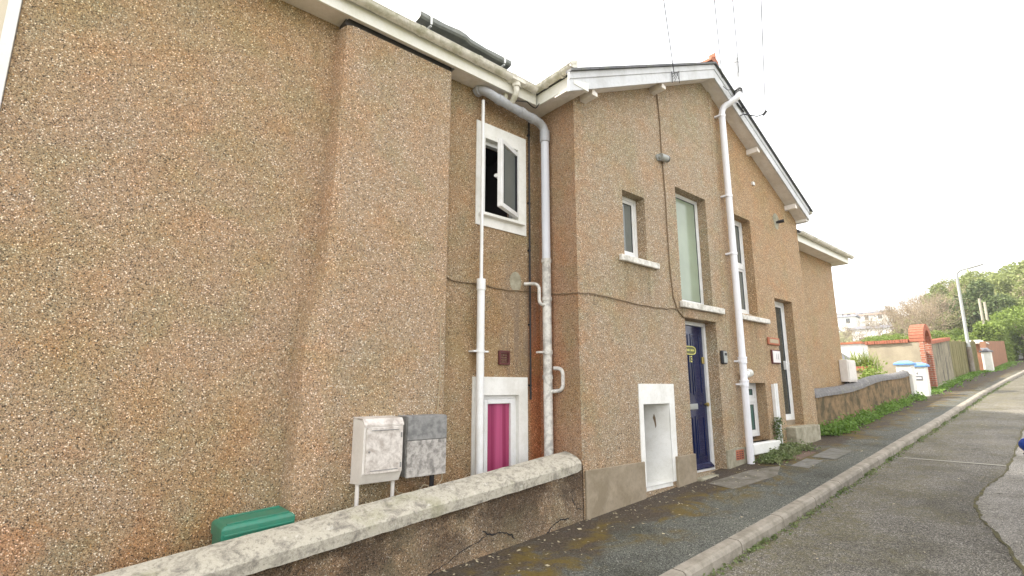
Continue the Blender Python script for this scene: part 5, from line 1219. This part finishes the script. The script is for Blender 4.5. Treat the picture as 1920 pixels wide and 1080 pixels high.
def bare_tree(seed, H, name, label, spread=.5, buds=True, mat='twig'):
    rr = random.Random(seed); mb = MB(); tips = []
    def grow(p, d, L, r, lev):
        n = 3; pts = [p]; rs = [r]
        for i in range(n):
            d = (d+Vector((rr.gauss(0, .10), rr.gauss(0, .10), .05))).normalized(); p = p+d*L/n; pts.append(p); rs.append(r*(1-.35*(i+1)/n))
        mb.tube(pts, rs, 6 if lev == 0 else 3, caps=False)
        if lev >= 4: tips.append(p); return
        for k in range(3 if lev < 2 else (3 if rr.random() < .7 else 2)):
            q = pts[-1] if k == 0 or lev == 0 and k < 2 else pts[rr.randrange(1, 4)]
            a = Vector((rr.gauss(0, 1), rr.gauss(0, 1), rr.gauss(.2, .5))).normalized(); nd = (d+a*spread*(1.25 if lev == 0 else 1.45)).normalized()
            grow(q, nd, L*rr.uniform(.60, .80), max(rs[-1]*.62, .026), lev+1)
    grow(Vector((0, 0, -.5)), Vector((rr.gauss(0, .05), rr.gauss(0, .05), 1)), H*.36, H*.016, 0)
    root = thing(name, label, 'tree', (0, 0, 0)); mb.build('branches', M[mat], root)
    if buds:
        v, f = leaves(len(tips)*16, lambda r_: tips[r_.randrange(len(tips))]+Vector((r_.gauss(0, .35), r_.gauss(0, .35), r_.gauss(0, .35))), .085, seed, 1.6)
        o = bpy.data.objects.new('twig_haze', leafmesh('twig_haze', v, f, M['leaf_brown'])); C.objects.link(o); o.parent = root
    return root
protos = {
 'ever': [crown_tree(3, [(0, 0, 4.2, 2.3, 2.2), (1.5, .4, 3.4, 1.6, 1.5), (-1.5, -.3, 3.3, 1.7, 1.6), (.2, 1.4, 5.3, 1.4, 1.3), (-.6, -1.2, 5.0, 1.5, 1.4), (.8, -.9, 6.0, 1.1, 1.1)], 5200, .21, M['leaf_green'], 3.2, 'evergreen_tree', 'x'),
          crown_tree(9, [(0, 0, 3.6, 2.0, 2.0), (1.1, -.6, 4.8, 1.4, 1.6), (-1.2, .4, 4.4, 1.5, 1.4), (0, .2, 6.1, 1.1, 1.3)], 4400, .20, M['leaf_green'], 2.8, 'evergreen_tree', 'x')],
 'dark': [crown_tree(15, [(0, 0, 3.4, 2.1, 2.3), (1.2, .7, 4.6, 1.4, 1.3), (-1.0, -.8, 4.9, 1.5, 1.6), (.1, 0, 6.3, 1.0, 1.2)], 4800, .20, M['leaf_dark'], 2.8, 'dark_tree', 'x')],
 'olive': [crown_tree(22, [(0, 0, 3.0, 2.2, 1.8), (1.6, .3, 3.8, 1.5, 1.3), (-1.4, -.4, 4.0, 1.6, 1.4), (.2, .8, 5.0, 1.3, 1.2)], 4200, .20, M['leaf_olive'], 2.6, 'olive_tree', 'x')],
 'lime': [crown_tree(31, [(0, 0, 2.2, 1.9, 1.6), (1.3, .5, 2.9, 1.2, 1.1), (-1.2, -.2, 3.0, 1.3, 1.1)], 3600, .16, M['leaf_lime'], 1.6, 'young_tree', 'x')],
 'bare': [bare_tree(41, 8.5, 'bare_tree', 'x', .5), bare_tree(57, 8, 'bare_tree', 'x', .62), bare_tree(63, 9, 'bare_tree', 'x', .45)],
}
used = {}
GR = {'ever': 'green trees on the hillside', 'dark': 'dark evergreens on the hillside', 'olive': 'olive trees on the hillside', 'lime': 'young yellow-green trees below the wood', 'bare': 'bare trees on the hillside'}
LB = {'ever': 'leafy mid-green tree in the hillside wood behind the lamp post', 'dark': 'dark green dense tree in the hillside wood', 'olive': 'brownish olive-green tree in the hillside wood',
      'lime': 'fresh yellow-green young tree at the foot of the wooded hill', 'bare': 'leafless brown twiggy tree on the wooded hillside beyond the garden walls'}
def plant(kind, i, azd, dist, h, rz=None, label=None):
    x = dist*math.cos(R(azd)); y = dist*math.sin(R(azd)); pr = protos[kind][i % len(protos[kind])]; s = h/7.0 if kind != 'bare' else h/8.2
    if kind == 'lime': s = h/4.0
    r_ = rz if rz is not None else (i*2.399) % 6.28; zz = terr(x, y)
    key = (kind, i % len(protos[kind]))
    if key not in used: used[key] = 1; o = pr; o.location = (x, y, zz); o.rotation_euler = (0, 0, r_); o.scale = (s, s, s)
    else: o = dup(pr, (x, y, zz), r_, None, (s, s, s))
    o['label'] = label or LB[kind]; o['group'] = GR[kind]; return o
rr = random.Random(99)
TREES = []
PROF = [(-3, 11.0), (3.4, 10.2), (4.1, 9.4), (5.4, 9.0), (7.4, 9.3), (8.9, 8.8), (11.2, 7.6), (13.7, 6.6), (15.8, 5.9), (18, 5.5)]
def crest(a):
    for (x, y), (x2, y2) in zip(PROF, PROF[1:]):
        if x <= a <= x2: return y+(y2-y)*(a-x)/(x2-x)
    return PROF[-1][1]
def band(kind, a0, a1, n, d0, d1, f0, f1):
    """n trees between two bearings; crown tops reach f0..f1 of the wood's skyline"""
    for k in range(n):
        a = a0+(a1-a0)*(k+.5+rr.uniform(-.35, .35))/n; d = rr.uniform(d0, d1)
        top = d*math.tan(R(crest(a)*rr.uniform(f0, f1))); h = max(2.2, top-terr(d*math.cos(R(a)), d*math.sin(R(a))))
        TREES.append((kind, a, d, h))
band('bare', 9.0, 12.2, 13, 50, 66, .82, 1.02); band('bare', 12.4, 15.8, 5, 60, 80, .55, .80); band('bare', 8.6, 12.6, 16, 68, 90, .92, 1.08); band('bare', 12.6, 16, 9, 128, 150, .8, .98); band('bare', 12.5, 17.0, 6, 88, 120, .92, 1.08)
band('olive', 9.3, 12.4, 8, 58, 80, .62, .88); band('olive', 12.4, 15.5, 6, 90, 112, .5, .62); band('olive', 2.5, 9.2, 8, 56, 76, .62, .92); band('lime', 2.2, 4.4, 3, 54, 60, .5, .72)
band('ever', 1.0, 9.4, 14, 74, 92, .92, 1.02); band('ever', 2.0, 9.0, 9, 58, 70, .66, .9)
band('dark', 2.5, 9.2, 8, 60, 80, .55, .96); band('bare', 3.5, 9.2, 5, 62, 74, .84, 1.02)
band('lime', 6.0, 9.0, 5, 48, 56, .28, .36); band('lime', 4.2, 5.8, 3, 56, 60, .42, .55); band('lime', 9.5, 14.5, 5, 44, 52, .45, .55); band('lime', 2.0, 5.0, 4, 60, 70, .6, .8); band('ever', -2, 2.5, 5, 60, 85, .9, 1)
for i, (k, a, d, h) in enumerate(TREES): plant(k, i, a, d, h)

# bare silvery tree behind the lamp head
# ------------------------------------------------------------------ far hillside houses
def far_house(x, y, wdt, dep, h, rz, label, roof='house_roof'):
    z = terr(x, y); t_ = thing('far_house', label, 'house', (x, y, z), 'white houses on the far hillside')
    t_.rotation_euler = (0, 0, 0)
    mb = MB(); mb.box(x, x+dep, y, y+wdt, z-1.5, z+h); mb.build('wall', M['house_white'], t_)
    mb = MB(); mb.prism([(x-.3, y-.3, z+h+.002), (x+dep+.3, y-.3, z+h+.002), (x+dep/2, y-.3, z+h+dep*.12)], (0, wdt+.6, 0)); mb.build('roof', M[roof], t_)
    n = max(2, int(wdt/2.6))
    for k in range(n):
        for lv in range(2 if h > 4.5 else 1):
            yy = y+wdt*(k+.5)/n; mb = MB(); mb.box(x-.05, x-.01, yy-.5, yy+.5, z+1.0+lv*2.7, z+2.3+lv*2.7); mb.build('window', M['glass_dark'], t_)
    t_.rotation_euler = (0, 0, rz)
FH = [(118, 26.5, 6.5, 8, 4.0, .03, 'long white house right of centre on the far hillside'), (124, 22.5, 5, 7, 3.6, .0, 'white house right behind the brick arch on the far hillside'),
      (116, 21.8, 4.0, 7, 3.0, .03, 'white low house just left of the brick arch on the far hillside'), (210, 56, 12, 9, 5, .1, 'white house highest on the left skyline'),
      (205, 50, 9, 9, 5, .1, 'white skyline house with brown roof'), (200, 45, 9, 8, 5, .1, 'white house lower right on the skyline'), (165, 45, 7, 7, 5.5, .1, 'narrow white house alone on the left of the far hillside'),
      (180, 41, 10, 8, 5, .1, 'white house among bare trees on the far hillside')]
for i, a in enumerate(FH): far_house(*a, roof='house_brownroof' if i in (4, 7) else 'house_roof')
v, f = leaves(9000, lambda r_: (lambda a, d: (d*math.cos(a), d*math.sin(a), terr(d*math.cos(a), d*math.sin(a))+r_.random()*1.6))(R(r_.uniform(9, 19)), r_.uniform(85, 235)), .9, 71, 1.3)
stuff('scrub', v, f, M['leaf_olive'], 'brownish scrub and hedges covering the far hillside', 'scrub')

# ------------------------------------------------------------------ damp bright air
mb = MB(); mb.box(-95, 620, -135, 420, -9, 95)
hz = bpy.data.materials.new('haze'); hz.use_nodes = True; hn = hz.node_tree; hn.nodes.clear()
ho = hn.nodes.new('ShaderNodeOutputMaterial'); hv = hn.nodes.new('ShaderNodeVolumePrincipled'); hv.inputs['Color'].default_value = (.97, .98, 1, 1)
hv.inputs['Density'].default_value = .0009; hv.inputs['Anisotropy'].default_value = .2
hn.links.new(hv.outputs[0], ho.inputs['Volume'])
mb.build('haze', hz, kind='stuff', label='thin bright haze paling the far trees and hillside', cat='haze')
